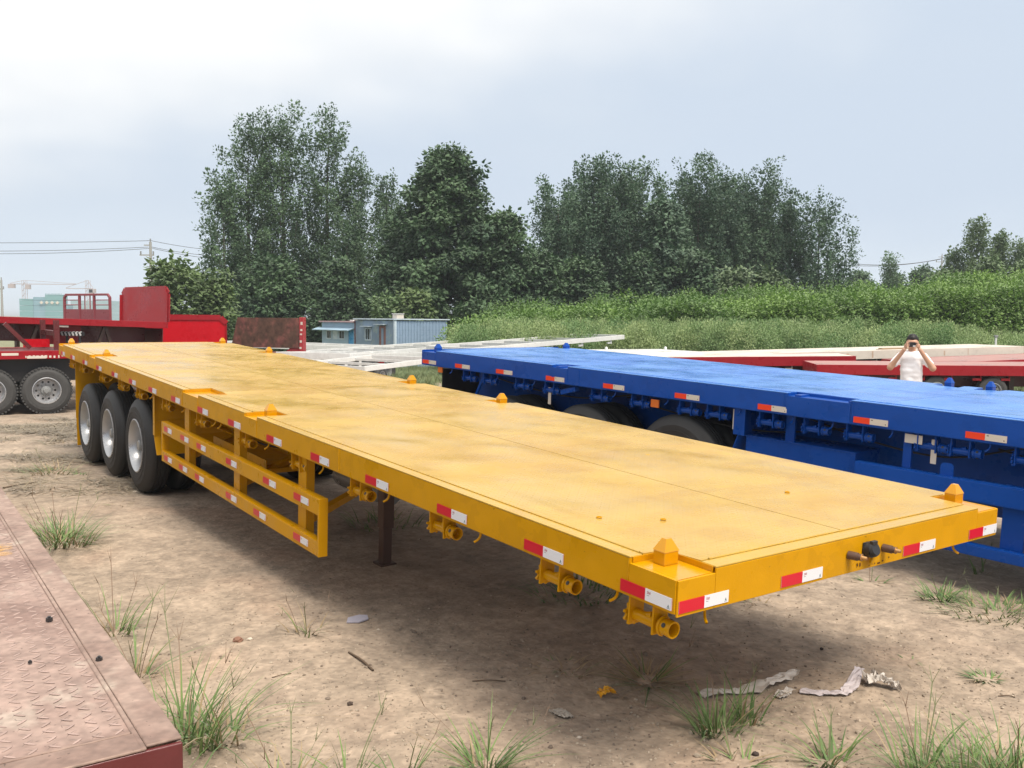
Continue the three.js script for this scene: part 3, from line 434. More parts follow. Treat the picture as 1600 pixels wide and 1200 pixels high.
// ---------------------------------------------------------------- the dusty red deck in the foreground
{
  const H = 1.1, t = thing('red_flatbed', 'dusty faded red tread plate flatbed deck filling the lower left corner', 'flatbed trailer', [-0.702, 0, -1.9135], Math.atan2(0.822, -0.569));
  const dust = tex(1024, (u, v) => {
    const a = N.a(u, v), b = N.b(u, v), c = N.c(u, v), f = N.f(u, v), s = N.s(u, v); const k = sstep(0.36, 0.62, 0.5 * a + 0.3 * b + 0.2 * c); const pale = sstep(0.60, 0.72, 0.6 * b + 0.4 * N.c(u * 0.5, v)); const g = 0.94 + 0.22 * (f - 0.5) + 0.14 * (c - 0.5);
    const dk = s > 0.96 ? 0.75 : 1;
    return [mix(mix(0.54, 0.63, k), 0.70, pale * 0.8) * g * dk, mix(mix(0.445, 0.54, k), 0.64, pale * 0.8) * g * dk, mix(mix(0.41, 0.50, k), 0.59, pale * 0.8) * g * dk];
  }, true, 1 / 1.7);
  const tread = rep(treadTex, 1 / 0.085);
  const top = plain('dusty_red_tread_plate', [1, 1, 1], 0.8, { map: dust, bumpMap: tread, bumpScale: 0.0024 }), edge = plain('dusty_red_flange', [1.0, 1.02, 1.0], 0.85, { map: dust, bumpMap: paintBump, bumpScale: 0.004 });
  for (const [a, b] of [[0.078, 1.48], [1.485, 3.9], [3.905, 6.4], [6.405, 9.2], [9.205, 12]]) mesh('deck_plate', plateGeo(a, b, -2.42, -0.078, H, [], 0.003, a * 3, 0.12), top, t);
  { // the raised lenses of the tread plate, built where they can be told apart
    const lens = new THREE.SphereGeometry(1, 8, 4, 0, Math.PI * 2, 0, Math.PI / 2).scale(0.016, 0.0013, 0.0036), items = [], r = rng(91), P0 = 0.042;
    for (let i = 0; i < 80; i++) for (let j = 0; j < 50; j++) { const u = 0.10 + i * P0, w = -0.105 - j * P0; if (u < 1.455 || u > 1.50) items.push([V(u, H + 0.0008, w), 1, ((i + j) & 1 ? 0.78 : -0.78), 0, L3(1, 1, 1).multiplyScalar(0.88 + 0.24 * r())]); }
    const im = new THREE.InstancedMesh(lens, plain('worn_tread', [0.345, 0.25, 0.22], 0.85), items.length), m4 = new THREE.Matrix4(), q = new THREE.Quaternion(); items.forEach((it, i) => { q.setFromAxisAngle(V(0, 1, 0), it[2]); m4.compose(it[0], q, V(1, 1, 1)); im.setMatrixAt(i, m4); im.setColorAt(i, it[4]); }); im.name = 'tread_lens'; im.castShadow = im.receiveShadow = true; im.userData.kind = 'stuff'; t.add(im);
  }
  mesh('side_rail', [ab([0, H - 0.2, -0.012], [12, H - 0.006, 0], 0.005), ab([0.0, H - 0.0055, -0.073], [12, H + 0.003, 0.001], 0.004), ab([0.0, H - 0.0055, -0.086], [12, H + 0.0045, -0.074], 0.004)], edge, t);
  mesh('front_rail', [ab([-0.012, H - 0.2, -2.5], [0, H - 0.006, 0], 0.004)], M.darkRed, t);
  mesh('front_flange', [ab([-0.013, H - 0.0055, -2.5], [0.073, H + 0.003, -0.0735], 0.004), ab([0.0735, H - 0.0055, -2.42], [0.083, H + 0.0045, -0.0865], 0.003)], edge, t);
  mesh('main_beam', [ab([0.3, H - 0.62, -0.9], [12, H - 0.21, -0.78]), ab([0.3, H - 0.62, -1.72], [12, H - 0.21, -1.6])], M.darkRed, t);
  mesh('far_rail', [ab([0, H - 0.2, -2.5], [12, H - 0.006, -2.488]), ab([0, H - 0.0055, -2.5], [12, H + 0.003, -2.425])], edge, t);
  for (const x of [8.6, 9.9, 11.2]) { const w = wheel(t, x, 0.54, -0.05, true, false, M.dustyRubber); w.rotation.y = Math.PI; wheel(t, x, 0.54, -2.45, false, false, M.dustyRubber).rotation.y = 0; }
  for (const z of [-0.6, -1.9]) mesh('landing_leg', [ab([2.4, 0.03, z - 0.06], [2.52, H - 0.3, z + 0.06], 0.005), ab([2.3, 0.0, z - 0.13], [2.62, 0.03, z + 0.13])], M.leg, t);
  const ym = mesh('yellow_smear', new THREE.PlaneGeometry(0.9, 0.22).rotateX(-Math.PI / 2), Object.assign(new THREE.MeshStandardMaterial({ transparent: true, roughness: 0.8, map: canvasTex(256, 64, (c) => { c.clearRect(0, 0, 256, 64); const r = rng(3); for (let i = 0; i < 1600; i++) { const y = 32 + (r() + r() + r() - 1.5) * 34; c.fillStyle = `rgba(214,160,52,${0.05 + r() * 0.25})`; c.fillRect(r() * 256, y, 4 + r() * 26, 1 + r() * 1.5); } }) }), { name: 'spilt_yellow_paint' }), t); ym.position.set(2.02, H + 0.006, -0.55); ym.rotation.y = Math.PI / 2 - 0.1;
  const nutG = (r) => toCreasedNormals(J([new THREE.CylinderGeometry(r, r * 1.1, r * 1.1, 6).translate(0, r * 0.55, 0), new THREE.CylinderGeometry(r * 0.5, r * 0.5, r * 0.5, 8).translate(0, r * 1.3, 0)]), 0.5);
  for (const [px, py, r, l] of [[77, 970, 0.009, 'small dark bolt head on the red deck nearest its long seam'], [155, 1032, 0.008, 'small dark bolt head on the red deck nearest the edge by the grass'], [47, 1036, 0.005, 'tiniest dark bolt head, left of the others on the red deck']]) { const p = on(px, py, H + 0.003); const n = mesh('bolt_head', nutG(r), M.dark); n.position.copy(p); tag(n, l, 'bolt head', 'bolt heads on the red deck'); }
}

// ---------------------------------------------------------------- plainer flatbed trailers standing in rows at the back of the yard
function yardTrailer(o) { // o.front: [x, y of deck top, z] of the near front corner; yaw as for the long trailers: the rear lies along (-sin yaw, -cos yaw)
  const t = thing(o.name ?? 'flatbed_trailer', o.label, 'flatbed trailer', [0, 0, 0], 0, o.group), W = 2.5, L = o.L ?? 12.5, s = o.s ?? 0.18;
  const gy = groundH(o.front[0], o.front[2]);
  const q = [o.front[0], o.front[1] - gy, o.front[2], o.yaw, o.pitch ?? 0], H0 = framePose(t, q); t.position.y += gy;
  const y = (v) => v + H0, toG = (u, h) => (h + (o.under ?? 0) - q[1] - u * Math.sin(q[4] * D2R)) / Math.cos(q[4] * D2R) + H0;
  const wk = Math.min(o.wk ?? 1, (q[1] + (o.pitch ? -0.1 : 0) - 0.2) / 1.1);
  if (!o.noDeck) mesh('deck', [ab([0, y(-0.03), 0.075], [L, y(0.0), W - 0.075])], o.deck, t);
  for (const w of [0, W - 0.07]) mesh('side_rail', [ab([0, y(-s), w], [L, y(0.004), w + 0.07], 0.006)], o.rail, t);
  mesh('end_rail', [ab([-0.03, y(-s), 0.001], [-0.001, y(0.003), W - 0.001], 0.006)], o.rail, t); mesh('end_rail', [ab([L + 0.001, y(-s), 0.001], [L + 0.03, y(0.003), W - 0.001], 0.006)], o.rail, t);
  if (!o.noBeam) for (const w of [0.78, 1.66]) mesh('main_beam', [ab([0.2, y(-0.56), w], [L - 0.1, y(-s * 0.3 - 0.03), w + 0.06])], o.beam ?? M.dark, t);
  for (let u = 0.6; u < L; u += 1.0) mesh('cross_member', [ab([u, y(-s + 0.02), 0.075], [u + 0.06, y(-0.035), W - 0.075])], o.beam ?? M.dark, t);
  if (o.wheels !== 0) for (let i = 0; i < (o.wheels ?? 3); i++) for (const far of [0, 1]) wheel(t, (o.axle ?? L - 4.2) + i * (o.sp ?? 1.32), toG((o.axle ?? L - 4.2) + i * (o.sp ?? 1.32), 0.535 * wk), far ? W - 0.05 : 0.05, !!far, !!o.lug, M.dustyRubber, wk);
  if (o.wheels !== 0 && !o.noLegs) for (const w of [0.6, 1.8]) mesh('landing_leg', [ab([2.3, toG(2.3, 0.03), w], [2.42, y(-0.2), w + 0.12]), ab([2.2, toG(2.3, 0), w - 0.07], [2.52, toG(2.3, 0.03), w + 0.19])], M.leg, t);
  for (let k = 0; k < (o.nTape ?? 0); k++) { const m = mesh('reflective_tape', tapeBox(0.295, 0.05), tapeMat, t); m.rotation.y = Math.PI; m.position.set(0.5 + k * (L - 1) / (o.nTape - 1), y(-s + 0.035), -0.003); }
  if (o.hooks) for (let k = 0; k < o.hooks; k++) mesh('strap_winch', [ab([0.6 + k * (L - 1.2) / o.hooks, y(-s - 0.12), 0.05], [0.8 + k * (L - 1.2) / o.hooks, y(-s - 0.06), 0.11]), ab([0.6 + k * (L - 1.2) / o.hooks, y(-s - 0.13), 0.045], [0.62 + k * (L - 1.2) / o.hooks, y(-s), 0.115])], o.hookMat ?? o.rail, t);
  const b = o.board;
  if (b) {
    const h = b.h, th = 0.06, cut = b.cut ?? 0.16;
    if (b.kind === 'frame') {
      const m0 = b.mat; mesh('headboard_panel', [ab([0.005, y(0.005), 0.08], [0.035, y(h * 0.42), W - 0.08])], m0, t);
      for (const w of [0, W - 0.08, 0.82, 1.6]) mesh('headboard_post', [ab([-0.02, y(0.005), w], [0.06, y(h - (w > 0.5 && w < 2 ? 0.081 : 0.14)), w + 0.08], 0.01)], m0, t);
      mesh('headboard_top_rail', [beam([0.02, y(h - 0.04), 0.13], [0.02, y(h - 0.04), W - 0.13], 0.08, 0.08, 0.01), beam([0.02, y(h - 0.15), 0.035], [0.02, y(h - 0.035), 0.15], 0.078, 0.075, 0.01), beam([0.02, y(h - 0.15), W - 0.035], [0.02, y(h - 0.035), W - 0.15], 0.078, 0.075, 0.01)], m0, t);
      for (const [a, c] of [[0.09, 0.81], [1.69, W - 0.09]]) for (const k of [0.58, 0.76]) mesh('headboard_bar', [rod([0.02, y(h * k), a], [0.02, y(h * k), c], 0.018)], m0, t);
      for (const w of [1.08, 1.36]) mesh('headboard_bar', [rod([0.02, y(h * 0.42), w], [0.02, y(h - 0.08), w], 0.018)], m0, t);
    } else if (b.kind === 'rusty') {
      mesh('headboard_panel', [ex([[0.12, 0.12], [2.48, 0.12], [2.25, h], [0.12, h]].map(([a, c]) => [a, y(c)]), 0.02).rotateY(-Math.PI / 2).translate(0.02, 0, 0)], M.rust, t);
      mesh('headboard_post', [ab([-0.12, y(-s), -0.02], [0.06, y(h + 0.02), 0.115], 0.01)], b.mat, t);
      mesh('gusset', [ex([[0.12, 0.0], [0.62, 0.0], [0.12, 0.42]].map(([a, c]) => [a, y(c)]), 0.02).rotateY(-Math.PI / 2).translate(-0.01, 0, 0)], b.mat, t);
      for (const [a, c, k] of [[h * 0.8, 0.09, 0], [h * 0.62, 0.06, 1], [h * 0.5, 0.05, 2], [h * 0.28, 0.07, 3], [0.1, 0.06, 4]]) mesh('worn_patch', [ab([0.0605, y(a), 0.0 + 0.01 * k], [0.064, y(a + c), 0.07 + 0.01 * k])], M.cream, t);
    } else {
      const poly = [[0, 0.006], [W, 0.006], [W, h - cut], [W - cut, h], [cut, h], [0, h - cut]].map(([a, c]) => [a, y(c)]);
      mesh('headboard_panel', [ex(poly, 0.012).rotateY(-Math.PI / 2).translate(0.0, 0, 0)], b.mat, t);
      const rim = poly.concat([poly[0]]); const g = []; for (let i = 1; i < 5; i++) g.push(beam([-0.03, rim[i][1], rim[i][0]], [-0.03, rim[i + 1][1], rim[i + 1][0]], 0.018, 0.16)); g.push(beam([-0.03, rim[5][1], rim[5][0]], [-0.03, rim[6][1], rim[6][0]], 0.16, 0.018));
      mesh('headboard_rim', g, b.rim ?? b.mat, t);
    }
  }
  return { t, y, L, W, toG };
}
// Axis turns: a trailer whose near side faces us with its rear to the left has yaw between 30 and 90.
{ // red trailers behind and left of the yellow one: some with headboards
  const low = yardTrailer({ label: 'red trailer on large dusty wheels at the left edge of the yard', front: [-8.2, 1.27, -19.46], yaw: 125, L: 9, s: 0.16, rail: M.red, deck: M.darkRed, beam: M.darkRed, axle: 1.5, sp: 1.0, wheels: 3, lug: true, wk: 0.89, noLegs: true, group: 'red trailers at the back left of the yard' });
  const { t, y } = low;
  mesh('mud_skirt', [ab([0.2, y(-0.62), 0.25], [6, y(-0.165), 0.262])], M.dark, t);
  for (const [a, b, v] of [[0.6, 0.95, -0.085], [1.15, 1.22, -0.09], [1.5, 1.85, -0.125], [2.0, 2.3, -0.06], [3.2, 3.5, -0.06], [2.9, 3.3, -0.125]]) mesh('reflective_tape', [ab([a, y(v - 0.025), -0.003], [b, y(v + 0.025), -0.0005])], M.cream, t);
  const r = rng(71); for (let i = 0; i < 9; i++) { const a = 1.26 + i * 0.075; mesh('faded_lettering', [ab([a, y(-0.135 - 0.01 * r()), -0.004], [a + 0.02 + 0.03 * r(), y(-0.10 + 0.02 * r()), -0.001])], M.cream, t); }
  // bolsters on the deck
  for (const u of [1.2, 4.4]) mesh('bolster_frame', [ab([u, y(0.01), 0.3], [u + 0.1, y(0.62), 0.42]), ab([u, y(0.01), 2.1], [u + 0.1, y(0.62), 2.22]), ab([u - 0.001, y(0.3), 0.425], [u + 0.101, y(0.4), 2.095])], M.darkRed, t);
  mesh('number_plate', [ab([2.95, y(0.10), 0.22], [3.3, y(0.36), 0.23])], M.white, t);
  mesh('box_bracket', [ab([2.5, y(0.02), 0.24], [3.5, y(0.05), 0.5]), beam([3.6, y(0.05), 0.3], [3.9, y(0.5), 0.3], 0.08, 0.08), beam([1.75, y(0.05), 0.3], [2.2, y(0.55), 0.3], 0.08, 0.08), ab([2.3, y(0.38), 0.5], [3.7, y(0.5), 0.53])], M.darkRed, t);
  mesh('stowed_panel', [ab([1.3, y(0.05), 0.9], [1.8, y(0.22), 0.93])], M.brightRed, t);
  const up = yardTrailer({ label: 'high red trailer with a tall plain headboard, behind the one on dusty wheels', front: [-9.0, 1.83, -24], yaw: 139, pitch: 1.7, L: 8, s: 0.15, rail: M.red, deck: M.pinkDeck, beam: M.darkRed, wheels: 2, axle: 5.6, board: { h: 0.87, mat: M.red, rim: M.red, cut: 0.13 }, group: 'red trailers at the back left of the yard' });
  mesh('front_plate', [ab([0.05, up.y(-0.62), 0.1], [0.07, up.y(-0.16), 2.4])], M.darkRed, up.t);
  for (const u of [1.5, 3.1]) mesh('landing_leg', [beam([u, up.y(-0.15), 0.3], [u - 0.22, up.y(-0.75), 0.3], 0.07, 0.07), beam([u, up.y(-0.15), 0.3], [u + 0.22, up.y(-0.75), 0.3], 0.07, 0.07)], M.leg, up.t);
  mesh('side_panel', [ab([2.0, up.y(-0.62), 0.5], [2.9, up.y(-0.16), 0.52])], M.red, up.t);
  for (const u of [2.5, 6.2]) mesh('marker_plate', [ab([u, up.y(-0.2), 0.03], [u + 0.22, up.y(-0.155), 0.04])], M.cream, up.t);
  yardTrailer({ label: 'bright red trailer with a low bright red headboard just past the yellow deck', front: [-11.0, 1.10, -27], yaw: 20, L: 11, rail: M.brightRed, deck: M.darkRed, beam: M.darkRed, wheels: 2, board: { h: 0.86, mat: M.brightRed, rim: M.red, cut: 0.17 }, group: 'red trailers at the back left of the yard' });
  yardTrailer({ label: 'red trailer with an open barred headboard frame at the far left', front: [-14.36, 1.80, -33], yaw: 153, L: 7, axle: 4.5, rail: M.red, deck: M.darkRed, beam: M.darkRed, wheels: 2, board: { h: 0.98, kind: 'frame', mat: paint('faded_red_frame', [0.25, 0.05, 0.065]) }, group: 'red trailers at the back left of the yard' });
  yardTrailer({ label: 'old red trailer with a rusty sloping headboard in front of the tall trees', front: [-6.35, 0.93, -28.0], yaw: 165, L: 7, axle: 4.5, s: 0.16, rail: M.red, deck: M.rust, beam: M.darkRed, wheels: 2, board: { h: 1.04, kind: 'rusty', mat: paint('faded_red_post', [0.40, 0.05, 0.06]) } });
  // striped barrier bar and a grey control cabinet among them
  const p = at(95, 521, 22.4), e = at(131, 522, 22.2);
  const bar = mesh('striped_barrier_bar', [beam([p.x, p.y, p.z], [e.x, e.y, e.z], 0.06, 0.09, 0.005)], M.black); tag(bar, 'black bar with slanted white stripes under the high red trailer', 'barrier bar');
  for (let i = 0; i < 6; i++) { const c = p.clone().lerp(e, (i + 0.6) / 6.4); const s = mesh('white_stripe', [bx(0.05, 0.095, 0.066, 0, 0, 0.0, 0, 0, 0, 0.5)], M.white, bar); s.position.copy(c); s.rotation.y = Math.atan2(-(e.z - p.z), e.x - p.x); }
  mesh('post', [rod([p.x + 0.15, groundH(p.x, p.z) - 0.02, p.z], [p.x + 0.15, p.y - 0.04, p.z], 0.03)], M.black, bar); mesh('post', [rod([e.x - 0.1, groundH(e.x, e.z) - 0.02, e.z], [e.x - 0.1, e.y - 0.04, e.z], 0.03)], M.black, bar);
  const cb = at(139, 525, 23.5), gy = groundH(cb.x, cb.z); const cab = thing('equipment_cabinet', 'pale grey cabinet with a dark slotted side under the high red trailer', 'cabinet', [cb.x, gy, cb.z], 0.35);
  mesh('body', [bx(0.22, 1.75, 0.3, -0.10, 0.875, 0, 0.01)], M.white, cab); mesh('rack', [bx(0.22, 1.78, 0.28, 0.13, 0.89, 0, 0.01)], M.glassDark, cab);
  for (let i = 0; i < 5; i++) mesh('slot_plate', [bx(0.05, 0.04, 0.01, 0.06 + (i % 2) * 0.08, 1.2 + i * 0.12, 0.147)], M.white, cab);
}
function byCorners(a, b) { // yaw and pitch of a trailer whose near edge runs from point a (front) to b (rear)
  const d = b.clone().sub(a), h = Math.hypot(d.x, d.z); return { front: [a.x, a.y, a.z], yaw: Math.atan2(-d.x, -d.z) / D2R, pitch: Math.atan2(d.y, h) / D2R, L: d.length() };
}
{ // white trailers in front of the site hut
  const G = 'white trailers parked before the site hut';
  const w = (a, b, o) => yardTrailer({ ...byCorners(a, b), rail: M.white, deck: M.white, beam: M.white, noBeam: true, noDeck: true, wheels: 2, axle: 7.5, group: G, ...o });
  const rail = { s: 0.22 };
  w(at(640, 545, 38), at(300, 532, 42), { label: 'white flatbed trailer with a broad plain rail, rearmost of those before the site hut', ...rail, L: 10 });
  w(at(820, 531.5, 35.5), at(455, 559, 26.5), { label: 'white trailer with a long thin rail rising to the right past the site hut', s: 0.14, hooks: 7 });
  w(at(680, 551, 30), at(568, 552.5, 26), { label: 'short white trailer front showing red ends beneath, before the site hut', s: 0.17, L: 5, axle: 3.2, hooks: 3, hookMat: M.red });
  w(at(684, 559, 24.5), at(582, 571.5, 22.5), { label: 'lowest white rail sloping up to the right beside the green grass', s: 0.12, L: 2.7, axle: 1.2, wheels: 0 });
  w(at(975, 523.5, 33.5), at(770, 541, 29.5), { label: 'white trailer end with open posts standing out beyond the blue deck', s: 0.15, L: 7, axle: 4.8, hooks: 4 });
  const p = thing('flatbed_trailer', 'white deck with two small pins just beyond the blue trailer', 'flatbed trailer', [0, 0, 0]);
  { const o = byCorners(at(1098, 549.5, 29), at(935, 554, 27.5)); const q = [...o.front, o.yaw, 0]; const H0 = framePose(p, q); mesh('deck', [ab([0, H0 - 0.03, -0.0], [4, H0, 2.4])], M.white, p); mesh('side_rail', [ab([0, H0 - 0.2, -0.06], [4, H0 + 0.003, -0.001])], M.white, p); mesh('side_rail', [ab([0, H0 - 0.2, 2.401], [4, H0 + 0.003, 2.46])], M.white, p); for (const u of [0.15, 2.4]) mesh('twist_lock', [lockGeo.clone().translate(u, H0, 1.9)], M.white, p); mesh('main_beam', [ab([0.2, H0 - 0.6, 0.7], [3.8, H0 - 0.035, 0.8]), ab([0.2, H0 - 0.6, 1.6], [3.8, H0 - 0.035, 1.7])], M.grey, p); for (const u of [0.6, 3.4]) for (const z of [0.7, 1.6]) mesh('landing_leg', [ab([u, 0, z], [u + 0.1, H0 - 0.6, z + 0.1])], M.leg, p); }
  for (const [px, py, z] of [[541, 566, 27], [563, 566, 27.2]]) { const q = at(px, py, z), gy = groundH(q.x, q.z); const k = thing('stand_post', px < 550 ? 'left one of two short white stand posts before the white trailers' : 'right one of two short white stand posts before the white trailers', 'post', [q.x, gy, q.z], 0, 'short white stand posts'); mesh('post', [bx(0.07, q.y - gy + 0.14, 0.07, 0, (q.y - gy + 0.14) / 2, 0, 0.006)], M.white, k); mesh('cap', [bx(0.16, 0.08, 0.12, 0, q.y - gy + 0.18, 0, 0.008)], M.white, k); mesh('foot', [bx(0.22, 0.03, 0.22, 0, 0.015, 0)], M.white, k); }
}
{ // right side: trailers beyond the blue one
  const pale = yardTrailer({ ...byCorners(at(1600, 541, 31), at(1075, 556, 28)), label: 'pale weathered trailer with long rust stained edge in front of the weeds', rail: M.cream, deck: M.cream, s: 0.27, hooks: 9, hookMat: M.cream, wheels: 3, L: 12.5 });
  mesh('torn_edge', [[4.2, 0.3], [4.6, 0.16], [5.1, 0.35]].map(([u, l]) => ab([u, pale.y(-0.31), 0.004], [u + l, pale.y(-0.225), 0.02], 0.004)), M.cream, pale.t);
  for (let i = 0; i < 7; i++) mesh('rust_stain', [ab([2.2 + i * 0.9, pale.y(-0.228), -0.0025], [2.225 + i * 0.9 + (i % 3) * 0.03, pale.y(-0.02 - 0.05 * (i % 2)), -0.0005])], paint('rust_streak', [0.52, 0.38, 0.29], { roughness: 0.9 }), pale.t);
  const ba = at(1372, 545.5, 30.2), bb = at(1446, 544.5, 30.6);
  const bd = thing('timber_board', 'brown timber board lying on the pale weathered trailer behind the man', 'board', [ba.x, ba.y - 0.05, ba.z]); const d = bb.clone().sub(ba); mesh('board', [beam([0, 0.03, 0], [d.x, d.y + 0.03, d.z], 0.25, 0.05, 0.004), beam([0.06, 0.075, 0.02], [d.x * 0.8, d.y + 0.075, d.z * 0.8], 0.2, 0.03, 0.003)], plain('timber', [0.36, 0.26, 0.17], 0.9), bd);
  yardTrailer({ ...byCorners(at(1336, 556.5, 26), at(1045, 558.5, 26.8)), label: 'bright red trailer with a cream dusty deck ending behind the blue deck', rail: M.red, deck: M.cream, s: 0.27, hooks: 8, hookMat: M.cream, beam: M.darkRed, L: 10, axle: 6 });
  yardTrailer({ ...byCorners(at(1760, 573, 22.2), at(1278, 570, 23.4)), label: 'red trailer with pinkish dusty deck directly behind the man in white', rail: M.red, deck: M.pinkDeck, s: 0.25, hooks: 9, beam: M.darkRed, wheels: 2 });
  yardTrailer({ ...byCorners(at(1720, 557, 28.4), at(1478, 567, 26.2)), label: 'red trailer with a thin faded edge at the right, behind the nearer red one', rail: M.red, deck: M.pinkDeck, s: 0.12, beam: M.darkRed, wheels: 2, axle: 5 });
  const q = at(1556, 531, 33.6), gy = groundH(q.x, q.z); const pp = thing('marker_post', 'short pale post with a cap among the weeds at the right', 'post', [q.x, gy, q.z]); mesh('post', [bx(0.06, q.y - gy + 0.1, 0.06, 0, (q.y - gy + 0.1) / 2, 0, 0.006)], M.white, pp); mesh('cap', [bx(0.12, 0.08, 0.1, 0, q.y - gy + 0.13, 0, 0.01)], M.grey, pp);
}

// ---------------------------------------------------------------- blue site hut
{
  const c = at(617, 500, 44), gy = -0.5, Hh = c.y - gy; // near corner of the roof
  const l = at(503, 506, 49), e = at(673.5, 499.5, 49.5);
  const dx = l.x - c.x, dz = l.z - c.z, Ln = Math.hypot(dx, dz), turn = Math.atan2(-dz, dx); // x runs left along the long front
  const t = thing('site_hut', 'weathered blue metal site hut with two windowed rooms below the trees', 'hut', [c.x, gy, c.z], turn);
  const wallBlue = paint('hut_blue_grey', [0.25, 0.34, 0.45], { map: tex(512, (u, v) => { const k = 0.8 + 0.5 * (N.a(u, v) - 0.5); const p = N.b(u, v) > 0.62 ? 1 : 0; return [k + 0.25 * p, k + 0.16 * p, k - 0.05 * p]; }, false, 0.5), roughness: 0.85 }), paleB = paint('hut_pale_blue', [0.34, 0.48, 0.62], { roughness: 0.85 }), strong = paint('hut_bright_blue', [0.05, 0.30, 0.62]), frame = paint('hut_frame', [0.55, 0.65, 0.75]);
  const Dp = 0.56 * Math.hypot(e.x - c.x, e.z - c.z); // depth runs to local -z or +z
  // the local z axis for x pointing left in the picture points towards us, so the hut body extends to -z... decided by the sign below
  const zf = V(Math.sin(turn), 0, Math.cos(turn)).dot(V(e.x - c.x, 0, e.z - c.z)) > 0 ? 1 : -1, Z = (a, b) => [Math.min(a * zf, b * zf), Math.max(a * zf, b * zf)];
  const box = (x0, y0, z0, x1, y1, z1, b = 0) => { const [p, q] = Z(z0, z1); return ab([x0, y0, p], [x1, y1, q], b); };
  const div = Ln * 0.79 > 4 ? 4.0 : Ln * 0.6;
  // walls with real openings: right room (x 0..div) holds a window and a door, left room (div..Ln) two windows and a blue door
  const K = Ln / 115; const X = (px) => (617 - px) * K; const yb = (py) => Hh - (py - 500) * 0.0312;
  const open1 = [[X(582.5), X(573), yb(513), yb(533)], [X(604), X(594), yb(509), 0.02]], open2 = [[X(518.5), X(510), yb(518), yb(533)], [X(540.5), X(531), yb(518), yb(533)], [X(555), X(546.5), yb(517), 0.02]];
  const panelWall = (x0, x1, top, opens) => { const s = new THREE.Shape([[x0, 0], [x1, 0], [x1, top], [x0, top]].map((p) => new THREE.Vector2(...p))); for (const o of opens) { const a = Math.min(o[0], o[1]), b = Math.max(o[0], o[1]), hi = Math.max(o[2], o[3]), lo = Math.min(o[2], o[3]); s.holes.push(new THREE.Path([[a, lo], [a, hi], [b, hi], [b, lo]].map((p) => new THREE.Vector2(...p)))); } return new THREE.ExtrudeGeometry(s, { depth: 0.06, bevelEnabled: false }).translate(0, 0, zf > 0 ? 0 : -0.06); };
  mesh('front_wall', [panelWall(0.05, X(558), Hh - 0.04, open1)], wallBlue, t);
  mesh('front_wall', [panelWall(X(557), Ln, Hh - 0.16, open2)], paleB, t);
  mesh('party_wall', [box(X(558), 0, -0.03, X(557), Hh - 0.03, Dp)], M.darkRed, t);
  const ribs = []; const nR = 34; for (let i = 0; i < nR; i++) ribs.push(box(-0.04, 0.02, 0.07 + i * (Dp - 0.1) / nR, 0.001, Hh - 0.06, 0.07 + (i + 0.55) * (Dp - 0.1) / nR));
  const end = mesh('end_wall', [box(0.0015, 0, 0.061, 0.05, Hh - 0.04, Dp)], paint('hut_end_blue', [0.30, 0.42, 0.58]), t); for (const g of ribs) mesh('wall_rib', [g], paint('hut_end_blue', [0.33, 0.45, 0.62]), end);
  mesh('corner_post', [box(-0.06, 0, -0.06, 0.049, Hh, 0.06, 0.01)], frame, t);
  mesh('back_wall', [box(0.05, 0, Dp - 0.05, Ln, Hh - 0.05, Dp)], wallBlue, t); mesh('far_wall', [box(Ln - 0.05, 0, 0.061, Ln, Hh - 0.17, Dp - 0.051)], paleB, t);
  mesh('roof', [box(-0.1, Hh + 0.002, -0.12, X(557), Hh + 0.06, Dp + 0.1, 0.01)], frame, t); mesh('roof', [box(X(557) + 0.003, Hh - 0.155, -0.15, Ln + 0.1, Hh - 0.09, Dp + 0.1, 0.01)], paint('faded_pink_roof', [0.45, 0.30, 0.32]), t);
  { const a = mesh('awning', [ab([X(556), -0.02, -0.42], [Ln + 0.35, 0.02, 0])], paleB, t); a.position.set(0, yb(514), 0); a.rotation.x = zf > 0 ? -0.3 : 0.3; if (zf < 0) a.scale.z = -1; }
  const win = (o, bars) => { const a = Math.min(o[0], o[1]), b = Math.max(o[0], o[1]), hi = Math.max(o[2], o[3]), lo = Math.min(o[2], o[3]); const w = mesh('window', [box(a, lo, -0.02, a + 0.05, hi, 0.05), box(b - 0.05, lo, -0.02, b, hi, 0.05), box(a + 0.051, hi - 0.05, -0.02, b - 0.051, hi, 0.05), box(a + 0.051, lo, -0.02, b - 0.051, lo + 0.05, 0.05)], frame, t); mesh('pane', [box(a + 0.05, lo + 0.05, 0.02, b - 0.05, hi - 0.05, 0.028)], M.glassDark, w); for (let i = 1; i <= bars; i++) mesh('bar', [box(a + (b - a) * i / (bars + 1) - 0.012, lo + 0.05, 0.0, a + (b - a) * i / (bars + 1) + 0.012, hi - 0.05, 0.018)], frame, w); };
  win(open1[0], 2); win(open2[0], 1); win(open2[1], 1);
  { const a = Math.min(...open1[1].slice(0, 2)), b = Math.max(...open1[1].slice(0, 2)); const d = mesh('door', [box(a + 0.01, 0.02, 0.01, b - 0.01, yb(509) - 0.01, 0.05)], paint('worn_brown_door', [0.26, 0.13, 0.12]), t); mesh('door_panel', [box(a + 0.2, 0.9, -0.004, b - 0.2, yb(513), 0.009)], wallBlue, d); }
  mesh('door', [box(Math.min(open2[2][0], open2[2][1]) + 0.01, 0.02, 0.01, Math.max(open2[2][0], open2[2][1]) - 0.01, yb(517) - 0.01, 0.05)], strong, t);
  mesh('window_hood', [box(X(584), yb(511), -0.25, X(571), yb(511) + 0.03, -0.001), box(X(606), yb(507.5), -0.25, X(592), yb(507.5) + 0.03, -0.001)], frame, t);
  mesh('painted_panel', [box(X(529), yb(533), -0.012, X(521), yb(516), -0.001)], frame, t);
